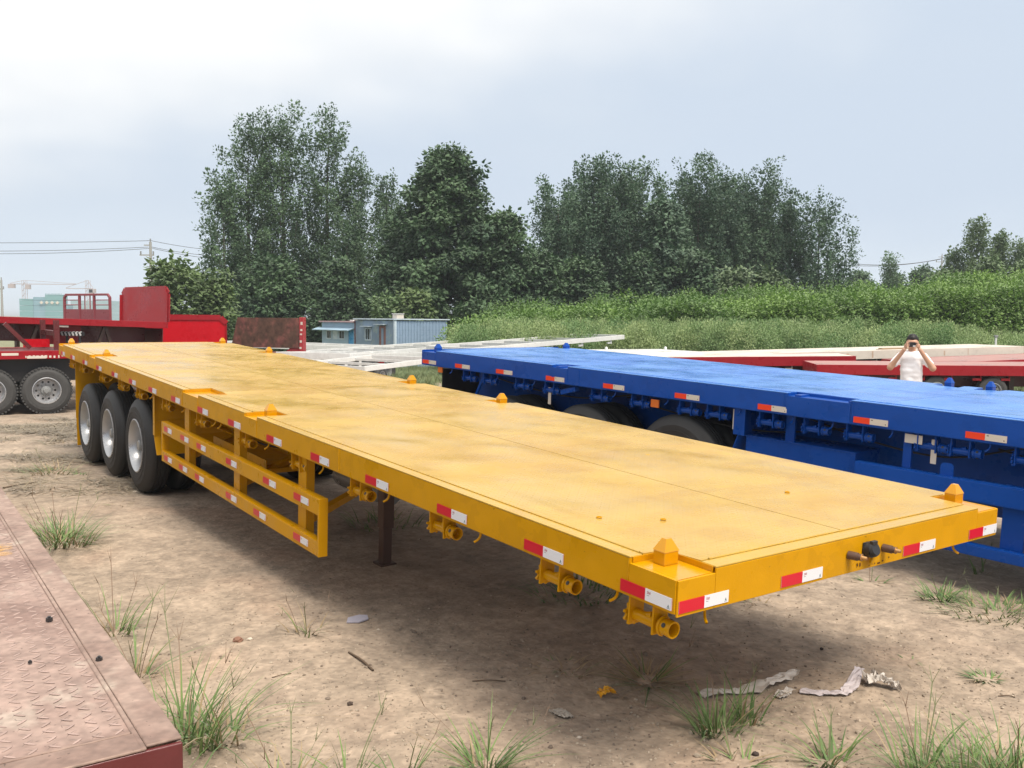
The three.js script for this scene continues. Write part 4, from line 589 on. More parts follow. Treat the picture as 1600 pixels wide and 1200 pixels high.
  const ac = mesh('rooftop_box', [box(0.1, Hh + 0.062, 0.2, 0.50, Hh + 0.28, 0.6, 0.02)], M.cream, t); mesh('lid', [box(0.07, Hh + 0.282, 0.17, 0.53, Hh + 0.31, 0.63, 0.01)], M.white, ac);
  mesh('roof_scrap', [box(X(551), Hh - 0.088, 0.1, X(546), Hh - 0.02, 0.4, 0.01)], M.white, t);
}

// ---------------------------------------------------------------- trees, thicket and weeds
const leafMat = (name, tr = 0.35) => Object.assign(new THREE.MeshPhysicalMaterial({ color: 0xffffff, roughness: 0.75, transmission: tr, thickness: 0, side: THREE.DoubleSide }), { name });
const treeLeaf = leafMat('tree_leaves', 0.3), shrubLeaf = leafMat('shrub_leaves', 0.4), weedLeaf = leafMat('weed_leaves', 0.35);
const bark = plain('bark', [0.10, 0.085, 0.07], 0.95, { bumpMap: paintBump, bumpScale: 0.02 });
function leafCluster(seed, n, rad, size, flat = 0.6, droop = 0) { // a spray of folded leaves
  const r = rng(seed), pos = [], idx = [];
  for (let i = 0; i < n; i++) {
    let d; do d = V(r() * 2 - 1, r() * 2 - 1, r() * 2 - 1); while (d.lengthSq() > 1); d.multiplyScalar(rad); d.y *= flat;
    const out = d.clone().normalize().add(V((r() - 0.5) * 1.4, (r() - 0.5) * 1.2 - droop, (r() - 0.5) * 1.4)).normalize(), side = out.clone().cross(V(r() - 0.5, r() + 0.3, r() - 0.5)).normalize(), nrm = out.clone().cross(side);
    const l = size * (0.7 + 0.6 * r()), w = l * 0.36, n0 = pos.length / 3;
    for (const [a, b, c] of [[0, 0, 0], [0.45, 1, 0.12], [1, 0, -0.08], [0.45, -1, 0.12]]) { const p = d.clone().addScaledVector(out, a * l).addScaledVector(side, b * w).addScaledVector(nrm, c * l); pos.push(p.x, p.y, p.z); }
    idx.push(n0, n0 + 1, n0 + 2, n0, n0 + 2, n0 + 3);
  }
  const g = new THREE.BufferGeometry(); g.setAttribute('position', new THREE.Float32BufferAttribute(pos, 3)); g.setIndex(idx); const f = g.toNonIndexed(); f.computeVertexNormals(); return f;
}
const CL = { poplar: [1, 2, 3].map((s) => leafCluster(s, 24, 0.40, 0.17, 1.0)), broad: [4, 5, 6].map((s) => leafCluster(s, 26, 0.5, 0.24, 0.55, 0.55)), shrub: [7, 8].map((s) => leafCluster(s, 26, 0.40, 0.12, 0.8)) };
function instanced(name, geo, mat, items, parent, kind = 'stuff') { // items: [position, scale vec or number, yaw, tilt, colour]
  const m = new THREE.InstancedMesh(geo, mat, items.length), M4 = new THREE.Matrix4(), Q = new THREE.Quaternion(), E = new THREE.Euler(), S = V(1, 1, 1);
  items.forEach(([p, s, yaw, tilt, c], i) => { E.set(tilt || 0, yaw, (tilt || 0) * 0.7, 'YXZ'); Q.setFromEuler(E); typeof s === 'number' ? S.set(s, s, s) : S.copy(s); M4.compose(p, Q, S); m.setMatrixAt(i, M4); m.setColorAt(i, c); });
  m.name = parent && parent !== scene ? name : numbered(name); m.castShadow = m.receiveShadow = true; (parent || scene).add(m); if (kind) m.userData.kind = kind; return m;
}
const colMix = (a, b, t, k = 1) => L3(mix(a[0], b[0], t) * k, mix(a[1], b[1], t) * k, mix(a[2], b[2], t) * k);
// px: middle of the crown; top: y of the tip; wpx: crown width; dist; kind
function tree(name, label, px, top, wpx, dist, kind, seed, cols, group, low = 0.1) {
  const tip = at(px, top, dist), gy = groundH(tip.x, tip.z) - 0.05, Hh = tip.y - gy, R = wpx / FPX * dist / 2, r = rng(seed);
  const t = thing(name, label, 'tree', [tip.x, gy, tip.z], 0, group);
  const wood = [], items = [[], [], []];
  const lean = V((r() - 0.5) * 0.04 * Hh, 0, (r() - 0.5) * 0.04 * Hh), axis = (k) => V(lean.x * k * k, Hh * k, lean.z * k * k);
  for (let i = 0; i < 5; i++) { const a = axis(i / 5.9), b = axis((i + 1) / 5.9), w = (k) => Math.max(0.02, (0.016 * Hh) * (1 - k * 0.95)); wood.push(rod([a.x, a.y, a.z], [b.x, b.y, b.z], w(i / 5), w((i + 1) / 5), 7, true)); }
  const pop = kind === 'poplar', nb = Math.round((pop ? (cols === GP ? 3.9 : cols === GR ? 4.4 : 7) : 6.2) * Hh * clamp(R / 2.2, 0.95, 1.9) * 0.8), geos = CL[kind];
  const profile = pop ? (k) => k < 0.6 ? mix(0.80, 1.0, Math.min(k / 0.35, 1)) : 1 - 0.70 * ((k - 0.6) / 0.4) ** 1.35 : (k) => clamp(1.08 - k) ** 0.72 * clamp(0.45 + 2.2 * k) * 1.05;
  for (let i = 0; i < nb; i++) {
    const k = mix(low, 0.95, Math.pow((i + r()) / nb, 0.9)), az = i * 2.39996 + r() * 0.9, len = R * profile(k) * (0.62 + 0.5 * r()), rise = pop ? len * (1.4 + 1.2 * r()) : len * (0.25 + 0.25 * r());
    const o = axis(Math.max(0.03, k - rise / Hh * 0.8)), dir = V(Math.cos(az), 0, Math.sin(az)), n = Math.max(8, Math.round(len * (pop ? 9.5 : 7)));
    const P = (s) => { const q = o.clone().addScaledVector(dir, len * s); q.y += rise * (pop ? Math.pow(s, 1.25) : s * (1.5 - 0.8 * s)); return q; };
    if (r() < 0.65) for (let s = 0; s < 2; s++) { const a = P(s / 2.2), b = P((s + 1) / 2.2), w = 0.012 * Hh * (1 - k) * 0.35 + 0.012; wood.push(rod([a.x, a.y, a.z], [b.x, b.y, b.z], w * (1 - s * 0.4), w * (0.6 - s * 0.3), 4, true)); }
    const tint = r();
    for (let j = 0; j < n; j++) {
      const s = mix(pop ? 0.22 : 0.3, 1.04, Math.pow(r(), 0.75)), p = P(s), sp = (pop ? 0.25 : 0.46) * (0.4 + 0.8 * r());
      p.add(V((r() - 0.5) * 2 * sp, (r() - 0.5) * 1.6 * sp, (r() - 0.5) * 2 * sp)); if (p.y < 0.4) continue; if (p.y > Hh) p.y = Hh - r() * 0.3;
      items[(j + i) % geos.length].push([p, (0.75 + 0.55 * r()) * (pop ? 1.0 : 1.05), r() * 6.28, (r() - 0.5) * 0.9, colMix(cols[0], cols[1], clamp(tint * 0.85 + r() * 0.3), 0.85 + 0.3 * r())]);
    }
  }
  mesh('trunk', wood, bark, t);
  items.forEach((it, i) => it.length && instanced('crown', geos[i], treeLeaf, it, t));
  return t;
}
const GP = [[0.042, 0.096, 0.048], [0.105, 0.190, 0.085]], GB = [[0.028, 0.078, 0.032], [0.068, 0.140, 0.050]], GR = [[0.042, 0.100, 0.060], [0.088, 0.165, 0.085]], GL = [[0.070, 0.125, 0.035], [0.12, 0.19, 0.055]], GY = [[0.12, 0.21, 0.08], [0.19, 0.29, 0.12]];
tree('poplar_tree', 'sparse poplar at the left end of the tall group, leaning over the small bushy tree', 350, 265, 88, 62, 'poplar', 101, GP, 'tall poplars left of centre', 0.03);
tree('poplar_tree', 'tall poplar second from the left in the tall group', 385, 172, 107, 64, 'poplar', 102, GP, 'tall poplars left of centre', 0.03);
tree('poplar_tree', 'tallest poplar, topping the tall group left of centre', 442, 155, 117, 65, 'poplar', 103, GP, 'tall poplars left of centre', 0.03);
tree('poplar_tree', 'tall narrow poplar right of the tallest one', 508, 160, 90, 66, 'poplar', 104, GP, 'tall poplars left of centre', 0.03);
tree('poplar_tree', 'shorter airy poplar at the right side of the tall group', 562, 234, 88, 66, 'poplar', 105, GP, 'tall poplars left of centre', 0.03);
tree('poplar_tree', 'thin poplar between the tall group and the dark broad tree', 606, 262, 61, 68, 'poplar', 106, GP, 'tall poplars left of centre', 0.03);
tree('poplar_tree', 'low poplar at the foot of the tall group on the right', 540, 320, 96, 64, 'poplar', 109, GP, 'tall poplars left of centre', 0.03);
tree('poplar_tree', 'tree filling the gap behind the twin tipped one', 956, 258, 114, 68, 'poplar', 116, GR, 'trees of the right hand group', 0.03);
tree('poplar_tree', 'dark dense tree behind the left end of the right hand group', 900, 300, 120, 70, 'poplar', 161, GR, 'trees of the right hand group', 0.03);
tree('poplar_tree', 'slim tree behind the slanting one near the last dark tree', 1225, 340, 90, 71, 'poplar', 162, GR, 'trees of the right hand group', 0.03);
tree('poplar_tree', 'tree behind the low dense one in the right hand group', 1050, 281, 143, 70, 'poplar', 117, GR, 'trees of the right hand group', 0.03);
tree('poplar_tree', 'tree behind the gap right of the tall dense one', 1120, 286, 143, 70, 'poplar', 118, GR, 'trees of the right hand group', 0.03);
tree('poplar_tree', 'tree behind the narrow tall one above the pale shrubs', 1168, 296, 143, 71, 'poplar', 119, GR, 'trees of the right hand group', 0.03);
tree('bushy_tree', 'dark undergrowth tree at the foot of the left part of the right hand group', 905, 400, 130, 60, 'broad', 143, GB, 'dark undergrowth trees', 0.02);
tree('bushy_tree', 'dark undergrowth tree under the middle of the right hand group', 1010, 395, 130, 60, 'broad', 144, GB, 'dark undergrowth trees', 0.02);
tree('bushy_tree', 'dark undergrowth tree left of the pale green shrubs', 1090, 392, 110, 60, 'broad', 145, GB, 'dark undergrowth trees', 0.02);
tree('bushy_tree', 'dark undergrowth tree at the foot of the tall poplars, behind the rusty headboard', 430, 400, 170, 60, 'broad', 146, GB, 'dark undergrowth trees', 0.02);
tree('bushy_tree', 'dark undergrowth tree at the foot of the tall poplars, left above the site hut', 530, 405, 130, 60, 'broad', 147, GB, 'dark undergrowth trees', 0.02);
tree('broad_tree', 'large dark broad tree with a pointed top in the middle', 695, 222, 245, 58, 'broad', 111, GB, 'dark broad trees in the middle', 0.05);
tree('broad_tree', 'dark broad tree at the left foot of the largest one, above the site hut', 625, 330, 120, 60, 'broad', 112, GB, 'dark broad trees in the middle', 0.04);
tree('broad_tree', 'dark broad tree sloping down right of the largest one', 785, 325, 140, 57, 'broad', 113, GB, 'dark broad trees in the middle', 0.03);
tree('broad_tree', 'small dark broad tree in the dip between the two groups of trees', 845, 385, 100, 58, 'broad', 114, GB, 'dark broad trees in the middle', 0.03);
tree('poplar_tree', 'rounded tree at the left edge of the right hand group, beside the dip', 876, 281, 139, 63, 'poplar', 121, GR, 'trees of the right hand group', 0.03);
tree('poplar_tree', 'tree with twin tips at the top of the right hand group', 928, 232, 127, 64, 'poplar', 122, GR, 'trees of the right hand group', 0.03);
tree('poplar_tree', 'tree right beside the twin tipped one', 985, 240, 117, 64, 'poplar', 123, GR, 'trees of the right hand group', 0.03);
tree('broad_tree', 'lower dense tree in the middle of the right hand group', 1035, 300, 110, 61, 'broad', 124, GR, 'trees of the right hand group', 0.03);
tree('poplar_tree', 'tall dense tree right of the low middle one in the right hand group', 1092, 237, 121, 66, 'poplar', 125, GR, 'trees of the right hand group', 0.03);
tree('poplar_tree', 'tree between the two tall crowns at the right of the group', 1142, 264, 96, 67, 'poplar', 126, GR, 'trees of the right hand group', 0.03);
tree('poplar_tree', 'narrow tall tree above the pale green shrubs', 1197, 248, 104, 68, 'poplar', 127, GR, 'trees of the right hand group', 0.03);
tree('poplar_tree', 'thin slanting tree left of the last dark tree', 1238, 308, 61, 68, 'poplar', 128, GR, 'trees of the right hand group', 0.03);
tree('poplar_tree', 'dark tree standing alone at the right end of the group', 1284, 298, 107, 66, 'poplar', 129, GR, 'trees of the right hand group', 0.03);
tree('bushy_tree', 'light green bushy tree behind the red headboards', 268, 402, 150, 46, 'broad', 131, GL, null, 0.03);
tree('bushy_tree', 'light green bushy tree low beside the leftmost poplar', 330, 425, 80, 48, 'broad', 132, GL, null, 0.03);
tree('sapling', 'bright yellow green sapling above the site hut roof', 607, 463, 26, 53, 'broad', 133, GY, null, 0.03);
tree('bushy_tree', 'grey green bush right behind the site hut', 650, 455, 80, 53, 'broad', 134, GL, null, 0.03);
tree('willow_shrub', 'left one of two pale green shrubs under the right hand trees', 1150, 418, 85, 56, 'broad', 141, [[0.09, 0.15, 0.06], [0.13, 0.19, 0.085]], 'pale green shrubs', 0.02);
tree('willow_shrub', 'right one of two pale green shrubs under the right hand trees', 1205, 424, 70, 57, 'broad', 142, [[0.08, 0.135, 0.055], [0.12, 0.175, 0.08]], 'pale green shrubs', 0.02);
tree('poplar_tree', 'tallest young poplar at the right edge of the picture', 1530, 337, 52, 74, 'poplar', 151, GY.map((c) => c.map((x) => x * 0.7)), 'young poplars at the right', 0.03);
tree('poplar_tree', 'slim young poplar right beside the tallest young one', 1565, 358, 34, 75, 'poplar', 152, GY.map((c) => c.map((x) => x * 0.7)), 'young poplars at the right', 0.03);
tree('poplar_tree', 'young poplar cut by the right edge of the picture', 1597, 372, 52, 72, 'poplar', 153, GY.map((c) => c.map((x) => x * 0.7)), 'young poplars at the right', 0.03);
tree('poplar_tree', 'young poplar left of the tallest young one, near the far pole', 1490, 386, 40, 76, 'poplar', 154, GY.map((c) => c.map((x) => x * 0.7)), 'young poplars at the right', 0.03);
tree('poplar_tree', 'lone slender sapling sticking out of the far green skyline', 1393, 390, 34, 92, 'poplar', 155, GP, 'young poplars at the right', 0.03);
tree('bushy_tree', 'bright green bush under the slim young poplars, left of the tallest', 1480, 418, 80, 66, 'broad', 158, GY.map((c) => c.map((x) => x * 0.75)), null, 0.02);
tree('bushy_tree', 'bright green bush right below the tallest young poplar', 1545, 405, 80, 64, 'broad', 159, GY.map((c) => c.map((x) => x * 0.75)), null, 0.02);
tree('bushy_tree', 'bright green bush at the right picture edge below the young poplars', 1605, 402, 80, 63, 'broad', 160, GY.map((c) => c.map((x) => x * 0.75)), null, 0.02);
tree('bushy_tree', 'hazy bush on the skyline beneath the lone slender sapling', 1395, 424, 70, 94, 'broad', 163, GP, null, 0.02);
tree('bushy_tree', 'hazy bush on the skyline right of the last dark tree', 1342, 420, 70, 100, 'broad', 156, GP, null, 0.02);
tree('bushy_tree', 'hazy low bush on the skyline under the far wires', 1440, 414, 80, 96, 'broad', 157, GP, null, 0.02);
{ // dense thicket: one mass of shrubs
  const r = rng(300), items = [[], []];
  const topPx = (px) => px < 700 ? 496 : px < 1000 ? mix(494, 468, (px - 700) / 300) : px < 1300 ? mix(468, 456, (px - 1000) / 300) : px < 1450 ? mix(456, 444, (px - 1300) / 150) : mix(444, 432, (px - 1450) / 150);
  for (let i = 0; i < 430; i++) {
    const px = 715 + r() * 1025, dist = 41 + r() * r() * 17, tp = topPx(px) + (r() - 0.35) * 24 + (dist < 46 ? 16 : 0);
    const c = at(px, tp, dist), gy = groundH(c.x, c.z), h = Math.max(1.0, c.y - gy), w = 0.9 + r() * 0.8, n = Math.round(13 * h * w), tint = r();
    for (let k = 0; k < n; k++) { const v = Math.pow(r(), 0.7), a = r() * 6.28, rr = w * (0.35 + 0.65 * Math.sqrt(r())) * Math.sqrt(clamp(1.06 - v * v)); const p = V(c.x + Math.cos(a) * rr, gy + 0.2 + v * (h - 0.15) + (r() < 0.06 ? 0.35 * r() : 0), c.z + Math.sin(a) * rr); const lush = clamp(0.35 + 0.5 * (tint - 0.5) + 0.6 * fbm3(c.x * 0.2, 1, c.z * 0.2, 2) + r() * 0.3); items[k & 1].push([p, 0.8 + 0.6 * r(), r() * 6.28, (r() - 0.5), colMix([0.060, 0.150, 0.028], [0.215, 0.360, 0.060], lush, 0.85 + 0.3 * r())]); }
  }
  const a = instanced('shrub_thicket', CL.shrub[0], shrubLeaf, items[0].concat(items[1])); tag(a, 'dense dark green thicket of shrubs below the trees', 'shrubs', null, 'stuff');
}
{ // feathery weeds in front of it: upright plumes of fine leaves
  const g = leafCluster(9, 50, 0.32, 0.08, 1.0), r = rng(401), items = [];
  for (let i = 0; i < 300; i++) {
    const px = 716 + Math.pow(r(), 0.95) * 966, dist = 34 + r() * 6.5, tp = 505 + r() * 22 - (dist - 34) * 1.2 + (px > 1450 ? (px - 1450) * 0.14 : 0) + (px < 800 ? (800 - px) * 0.07 : 0);
    const c = at(px, tp, dist), gy = groundH(c.x, c.z), h = Math.max(0.7, c.y - gy), R = 0.55 + 0.55 * r(), tint = clamp(0.5 + 0.8 * fbm3(c.x * 0.35, 2, c.z * 0.35, 2) + (r() - 0.5) * 0.9), n = Math.round(62 * R);
    for (let k = 0; k < n; k++) { const v = Math.pow(r(), 0.62), a = r() * 6.28, rr = R * Math.sqrt(clamp(1.03 - v * v)) * (0.75 + 0.3 * r()), p = V(c.x + Math.cos(a) * rr, gy + 0.15 + v * (h - 0.3), c.z + Math.sin(a) * rr); items.push([p, V(0.75, 0.75 + 0.4 * v, 0.75).multiplyScalar(0.7 + 0.5 * r()), r() * 6.28, (r() - 0.5) * 0.8, colMix([0.13, 0.25, 0.08], [0.33, 0.42, 0.18], clamp(tint + (r() - 0.5) * 0.25), 0.9 + 0.2 * r())]); }
    for (let k = 0; k < 3; k++) items.push([V(c.x + (r() - 0.5) * R, gy + h - 0.1 - 0.25 * r(), c.z + (r() - 0.5) * R), V(0.4, 0.95, 0.4), r() * 6.28, (r() - 0.5) * 0.5, colMix([0.20, 0.32, 0.11], [0.38, 0.45, 0.22], r())]);
  }
  tag(instanced('tall_weeds', g, weedLeaf, items), 'feathery light green weeds in front of the thicket', 'weeds', null, 'stuff');
}
// blades of grass: a bent tapering strip
function bladeInto(pos, idx, o, az, len, bend, w, seg = 4, rise = 0.9, taper = 0.7) { const c = Math.cos(az), s = Math.sin(az), n0 = pos.length / 3; for (let i = 0; i <= seg; i++) { const t = i / seg, out = len * (Math.sqrt(1 - rise * rise) * t + bend * t * t), y = len * (rise * t - bend * 0.75 * t * t), ww = taper ? w * (1 - t) ** taper : w; pos.push(o[0] + c * out - s * ww, o[1] + y, o[2] + s * out + c * ww, o[0] + c * out + s * ww, o[1] + y, o[2] + s * out - c * ww); } for (let i = 0; i < seg; i++) { const a = n0 + i * 2; idx.push(a, a + 1, a + 2, a + 1, a + 3, a + 2); } }
function bladesGeo(fn) { const pos = [], idx = []; fn(pos, idx); let g = new THREE.BufferGeometry(); g.setAttribute('position', new THREE.Float32BufferAttribute(pos, 3)); g.setIndex(idx); g.computeVertexNormals(); return g; }
{ // green grass around the white trailers
  const g = bladesGeo((p, i) => { const r = rng(55); for (let k = 0; k < 26; k++) bladeInto(p, i, [(r() - 0.5) * 0.35, 0, (r() - 0.5) * 0.35], r() * 6.28, 0.16 + 0.2 * r(), 0.2 + 0.4 * r(), 0.007, 3, 0.75 + 0.2 * r()); });
  const r = rng(56), items = [];
  for (let i = 0; i < 20000; i++) { const z = -21 - r() * 24, x = -15 + r() * 40, d = fbm3(x * 0.25, 4, z * 0.25, 3); if (d + sstep(23, 29, -z + x * 0.4) * 0.9 < 0.42 + r() * 0.3) continue; items.push([V(x, groundH(x, z) - 0.01, z), 0.7 + r() * 0.8, r() * 6.28, 0, colMix([0.10, 0.17, 0.05], [0.21, 0.24, 0.10], r())]); }
  tag(instanced('grass', g, weedLeaf, items), 'green grass around the white trailers', 'grass', null, 'stuff');
}
{ // sparse dry straw and low weeds on the far left ground
  const g = bladesGeo((p, i) => { const r = rng(57); for (let k = 0; k < 16; k++) bladeInto(p, i, [(r() - 0.5) * 0.3, 0.004, (r() - 0.5) * 0.3], r() * 6.28, 0.12 + 0.2 * r(), 0.1 + 0.2 * r(), 0.006, 2, 0.10 + 0.22 * r()); });
  const r = rng(58), items = [];
  for (let i = 0; i < 1500; i++) { const p = on(-60 + r() * 330, 654 + r() * r() * 130), d = fbm3(p.x * 0.6, 6, p.z * 0.9, 3); if (d < -0.06 + r() * 0.16) continue; items.push([V(p.x, groundH(p.x, p.z), p.z), 0.6 + r() * 0.9, r() * 6.28, 0, colMix([0.17, 0.13, 0.08], [0.36, 0.29, 0.18], r())]); }
  for (let i = 0; i < 0; i++) { const p = on(300 + r() * 1300, 900 + r() * 320); items.push([V(p.x, groundH(p.x, p.z), p.z), 0.12 + r() * 0.25, r() * 6.28, 0, colMix([0.20, 0.15, 0.10], [0.40, 0.32, 0.22], r())]); }
  tag(instanced('straw_litter', g, weedLeaf, items), 'dry straw scattered on the sandy ground', 'straw', null, 'stuff');
}
{ // small stones and crumbs of soil
  const g0 = new THREE.IcosahedronGeometry(1, 1), p = g0.attributes.position; for (let i = 0; i < p.count; i++) { const k = 1 + 0.35 * P3(p.getX(i) * 1.7, p.getY(i) * 1.7, p.getZ(i) * 1.7); p.setXYZ(i, p.getX(i) * k, p.getY(i) * k * 0.6, p.getZ(i) * k * 0.85); } g0.computeVertexNormals();
  const r = rng(61), items = []; for (let i = 0; i < 9000; i++) { const q = on(-100 + r() * 1800, 690 + Math.sqrt(r()) * 550); if (q.z < -16) continue; const s = 0.002 + 0.0075 * r() ** 3 + (r() < 0.015 ? 0.014 * r() : 0); items.push([V(q.x, groundH(q.x, q.z) + s * 0.2, q.z), s, r() * 6.28, r(), colMix([0.15, 0.115, 0.09], [0.44, 0.37, 0.29], r())]); }
  tag(instanced('gravel', g0, plain('stone_crumbs', [1, 1, 1], 0.95), items), 'small stones and crumbs of soil on the ground', 'stones', null, 'stuff');
}
// countable tufts of grass
const bladeG = Object.assign(new THREE.MeshPhysicalMaterial({ vertexColors: true, roughness: 0.7, transmission: 0.3, thickness: 0, side: THREE.DoubleSide }), { name: 'grass_blades' });
function tuft(px, py, label, o) { // o: n blades, len, spread, culms with finger heads, colours
  const p = on(px, py), gy = groundH(p.x, p.z), r = rng(o.seed), col = [];
  const g = bladesGeo((pos, idx) => {
    const paintFrom = (k0, c) => { for (let k = k0; k < pos.length / 3; k++) col.push(...c); };
    const pick = () => { const d = r() < (o.dry ?? 0.15), c = d ? colMix([0.30, 0.22, 0.12], [0.46, 0.36, 0.22], r()) : colMix(o.c?.[0] ?? [0.075, 0.15, 0.04], o.c?.[1] ?? [0.20, 0.31, 0.095], r()); return [c.r, c.g, c.b]; };
    for (let k = 0; k < o.n; k++) { const k0 = pos.length / 3, a = r() * 6.28, rr = o.spread * Math.sqrt(r()); bladeInto(pos, idx, [Math.cos(a) * rr, -0.006, Math.sin(a) * rr * 0.8], a + (r() - 0.5) * 1.6, o.len * (0.45 + 0.75 * r()), (o.bend ?? 0.35) * (0.4 + r()), (o.w ?? 0.0055) * (0.7 + 0.6 * r()), 5, clamp((o.rise ?? 0.85) + (r() - 0.5) * 0.35, 0.1, 0.995)); paintFrom(k0, pick()); }
    for (let k = 0; k < Math.round((o.culms ?? 0) * 0.6); k++) { // upright stalk with a spread finger head
      const a = r() * 6.28, rr = o.spread * 0.6 * r(), L = o.len * (0.85 + 0.5 * r()), lean = 0.15 + 0.55 * r(), b = [Math.cos(a) * rr, 0, Math.sin(a) * rr], k0 = pos.length / 3, c = Math.cos(a), s = Math.sin(a);
      bladeInto(pos, idx, b, a, L, 0.08, 0.0026, 4, Math.sqrt(1 - lean * lean), 0); const tp = [b[0] + c * L * (lean + 0.08), L * (Math.sqrt(1 - lean * lean) - 0.06), b[2] + s * L * (lean + 0.08)];
      bladeInto(pos, idx, [b[0], 0.0, b[2]], a + 1.57, L * 0.4, 0.1, 0.003, 4, 0.8);
      const nf = 2 + Math.floor(r() * 3); for (let f = 0; f < nf; f++) bladeInto(pos, idx, tp, a + (f - nf / 2) * 0.8 + r() * 0.3, L * (0.22 + 0.12 * r()), 0.06, 0.0022, 3, 0.75 + 0.2 * r());
      const cc = r() < 0.4 ? [0.22, 0.15, 0.10] : [0.16, 0.18, 0.08]; paintFrom(k0, cc);
    }
  });
  g.setAttribute('color', new THREE.Float32BufferAttribute(col, 3));
  const m = mesh('grass_tuft', g, bladeG); m.position.set(p.x, gy, p.z); m.rotation.y = o.turn ?? 0; return tag(m, label, 'grass tuft', o.group);
}
tuft(92, 850, 'large dense green grass tuft beside the far part of the red deck', { n: 252, len: 0.381, spread: 0.30, culms: 16, seed: 1, bend: 0.5, rise: 0.75, dry: 0.25 });
tuft(178, 985, 'loose grass tuft with upright stalks, middle of those along the red deck edge', { n: 42, len: 0.336, spread: 0.12, culms: 9, seed: 2, rise: 0.8 });
tuft(215, 1050, 'thin reddish stalked tuft leaning from the red deck edge', { n: 26, len: 0.336, spread: 0.1, culms: 6, seed: 3, dry: 0.3, rise: 0.75 });
tuft(290, 1160, 'tall green grass tuft by the near corner of the red deck', { n: 92, len: 0.47, spread: 0.16, culms: 12, seed: 4, bend: 0.4, rise: 0.88 });
tuft(345, 1150, 'drooping broad bladed tuft right beside the tallest tuft at the deck corner', { n: 46, len: 0.403, spread: 0.14, culms: 3, seed: 5, bend: 0.75, w: 0.0055 });
tuft(480, 985, 'small straggly brownish tuft near the flat grey slab', { n: 17, len: 0.224, spread: 0.12, culms: 8, seed: 6, dry: 0.6, rise: 0.8 });
tuft(455, 1230, 'brownish stalked tuft at the bottom edge left of centre', { n: 20, len: 0.269, spread: 0.10, culms: 9, seed: 7, dry: 0.5 });
tuft(545, 1225, 'green tuft with one tall stalk at the bottom edge', { n: 26, len: 0.291, spread: 0.07, culms: 3, seed: 8, rise: 0.9 });
tuft(632, 1228, 'sparse upright tuft at the bottom edge in the middle', { n: 19, len: 0.269, spread: 0.06, culms: 4, seed: 9, rise: 0.9 });
tuft(760, 1200, 'wide spreading green tuft at the bottom just left of the middle', { n: 54, len: 0.302, spread: 0.09, culms: 6, seed: 10, rise: 0.72, bend: 0.25 });
tuft(1010, 1075, 'dry flattened straw coloured tuft in the shadow near the trailer corner', { n: 99, len: 0.291, spread: 0.10, culms: 4, seed: 11, dry: 0.75, rise: 0.35, bend: 0.15 });
tuft(1120, 1145, 'green tuft with tall stalks in front of the pale plastic strip', { n: 92, len: 0.246, spread: 0.12, culms: 7, seed: 12, rise: 0.85 });
tuft(1165, 1130, 'taller darker stalked tuft beside the one in front of the plastic strip', { n: 36, len: 0.28, spread: 0.08, culms: 5, seed: 13, rise: 0.9 });
tuft(1150, 1195, 'small low brownish sprig below the green tuft by the plastic strip', { n: 20, len: 0.146, spread: 0.10, culms: 3, seed: 14, dry: 0.4, rise: 0.6 });
tuft(1295, 1195, 'middle sized green tuft at the bottom right of centre', { n: 42, len: 0.224, spread: 0.09, culms: 3, seed: 15, rise: 0.7 });
tuft(1440, 1225, 'tuft with long stalks at the left end of the bottom right grass', { n: 54, len: 0.336, spread: 0.10, culms: 5, seed: 16, rise: 0.85 });
tuft(1510, 1240, 'dense tuft in the middle of the bottom right grass', { n: 130, len: 0.291, spread: 0.16, culms: 3, seed: 17, rise: 0.85, w: 0.005 });
tuft(1590, 1230, 'thickest green tuft in the bottom right corner', { n: 176, len: 0.314, spread: 0.17, culms: 3, seed: 18, rise: 0.85, w: 0.005 });
tuft(1468, 932, 'small green clump left of the grass patch beside the blue trailer', { n: 92, len: 0.179, spread: 0.13, culms: 5, seed: 19, rise: 0.7 });
tuft(1560, 952, 'wide low patch of green grass at the right edge beside the blue trailer', { n: 252, len: 0.157, spread: 0.42, culms: 6, seed: 20, rise: 0.7 });
tuft(1540, 1058, 'tiny leafy weed on the bare sand at the right', { n: 46, len: 0.084, spread: 0.08, seed: 21, rise: 0.6, w: 0.006 });
tuft(1420, 1030, 'tiny flat sprig right of the trampled plastic', { n: 12, len: 0.112, spread: 0.06, seed: 22, rise: 0.35, dry: 0.4 });
tuft(900, 935, 'dark grass clump deep in the shade under the yellow trailer', { n: 168, len: 0.19, spread: 0.34, culms: 8, seed: 23, rise: 0.7 });
tuft(600, 822, 'shaded grass clump beneath the yellow trailer left of its brown leg', { n: 107, len: 0.224, spread: 0.35, culms: 5, seed: 24, rise: 0.75 });
tuft(80, 735, 'green grass clump on open ground left of the yellow trailer wheels', { n: 115, len: 0.246, spread: 0.3, culms: 10, seed: 25, rise: 0.6, dry: 0.4 });
tuft(125, 738, 'tiny clump right of the one on open ground by the wheels', { n: 23, len: 0.112, spread: 0.08, seed: 26, rise: 0.6 });
tuft(185, 790, 'dry brown sprig in front of the yellow trailer wheels', { n: 26, len: 0.146, spread: 0.12, seed: 27, rise: 0.35, dry: 0.8 });
tuft(105, 690, 'dry brown grass patch left of the rear wheel of the yellow trailer', { n: 69, len: 0.246, spread: 0.32, seed: 28, rise: 0.35, dry: 0.85 });
tuft(1360, 905, 'wispy sprig in front of the sand below the cable socket', { n: 12, len: 0.157, spread: 0.12, culms: 3, seed: 29, rise: 0.5, dry: 0.5 });
tuft(1530, 890, 'thin stalks at the shaded foot of the blue trailer', { n: 14, len: 0.202, spread: 0.10, culms: 5, seed: 30, rise: 0.75, dry: 0.4 });
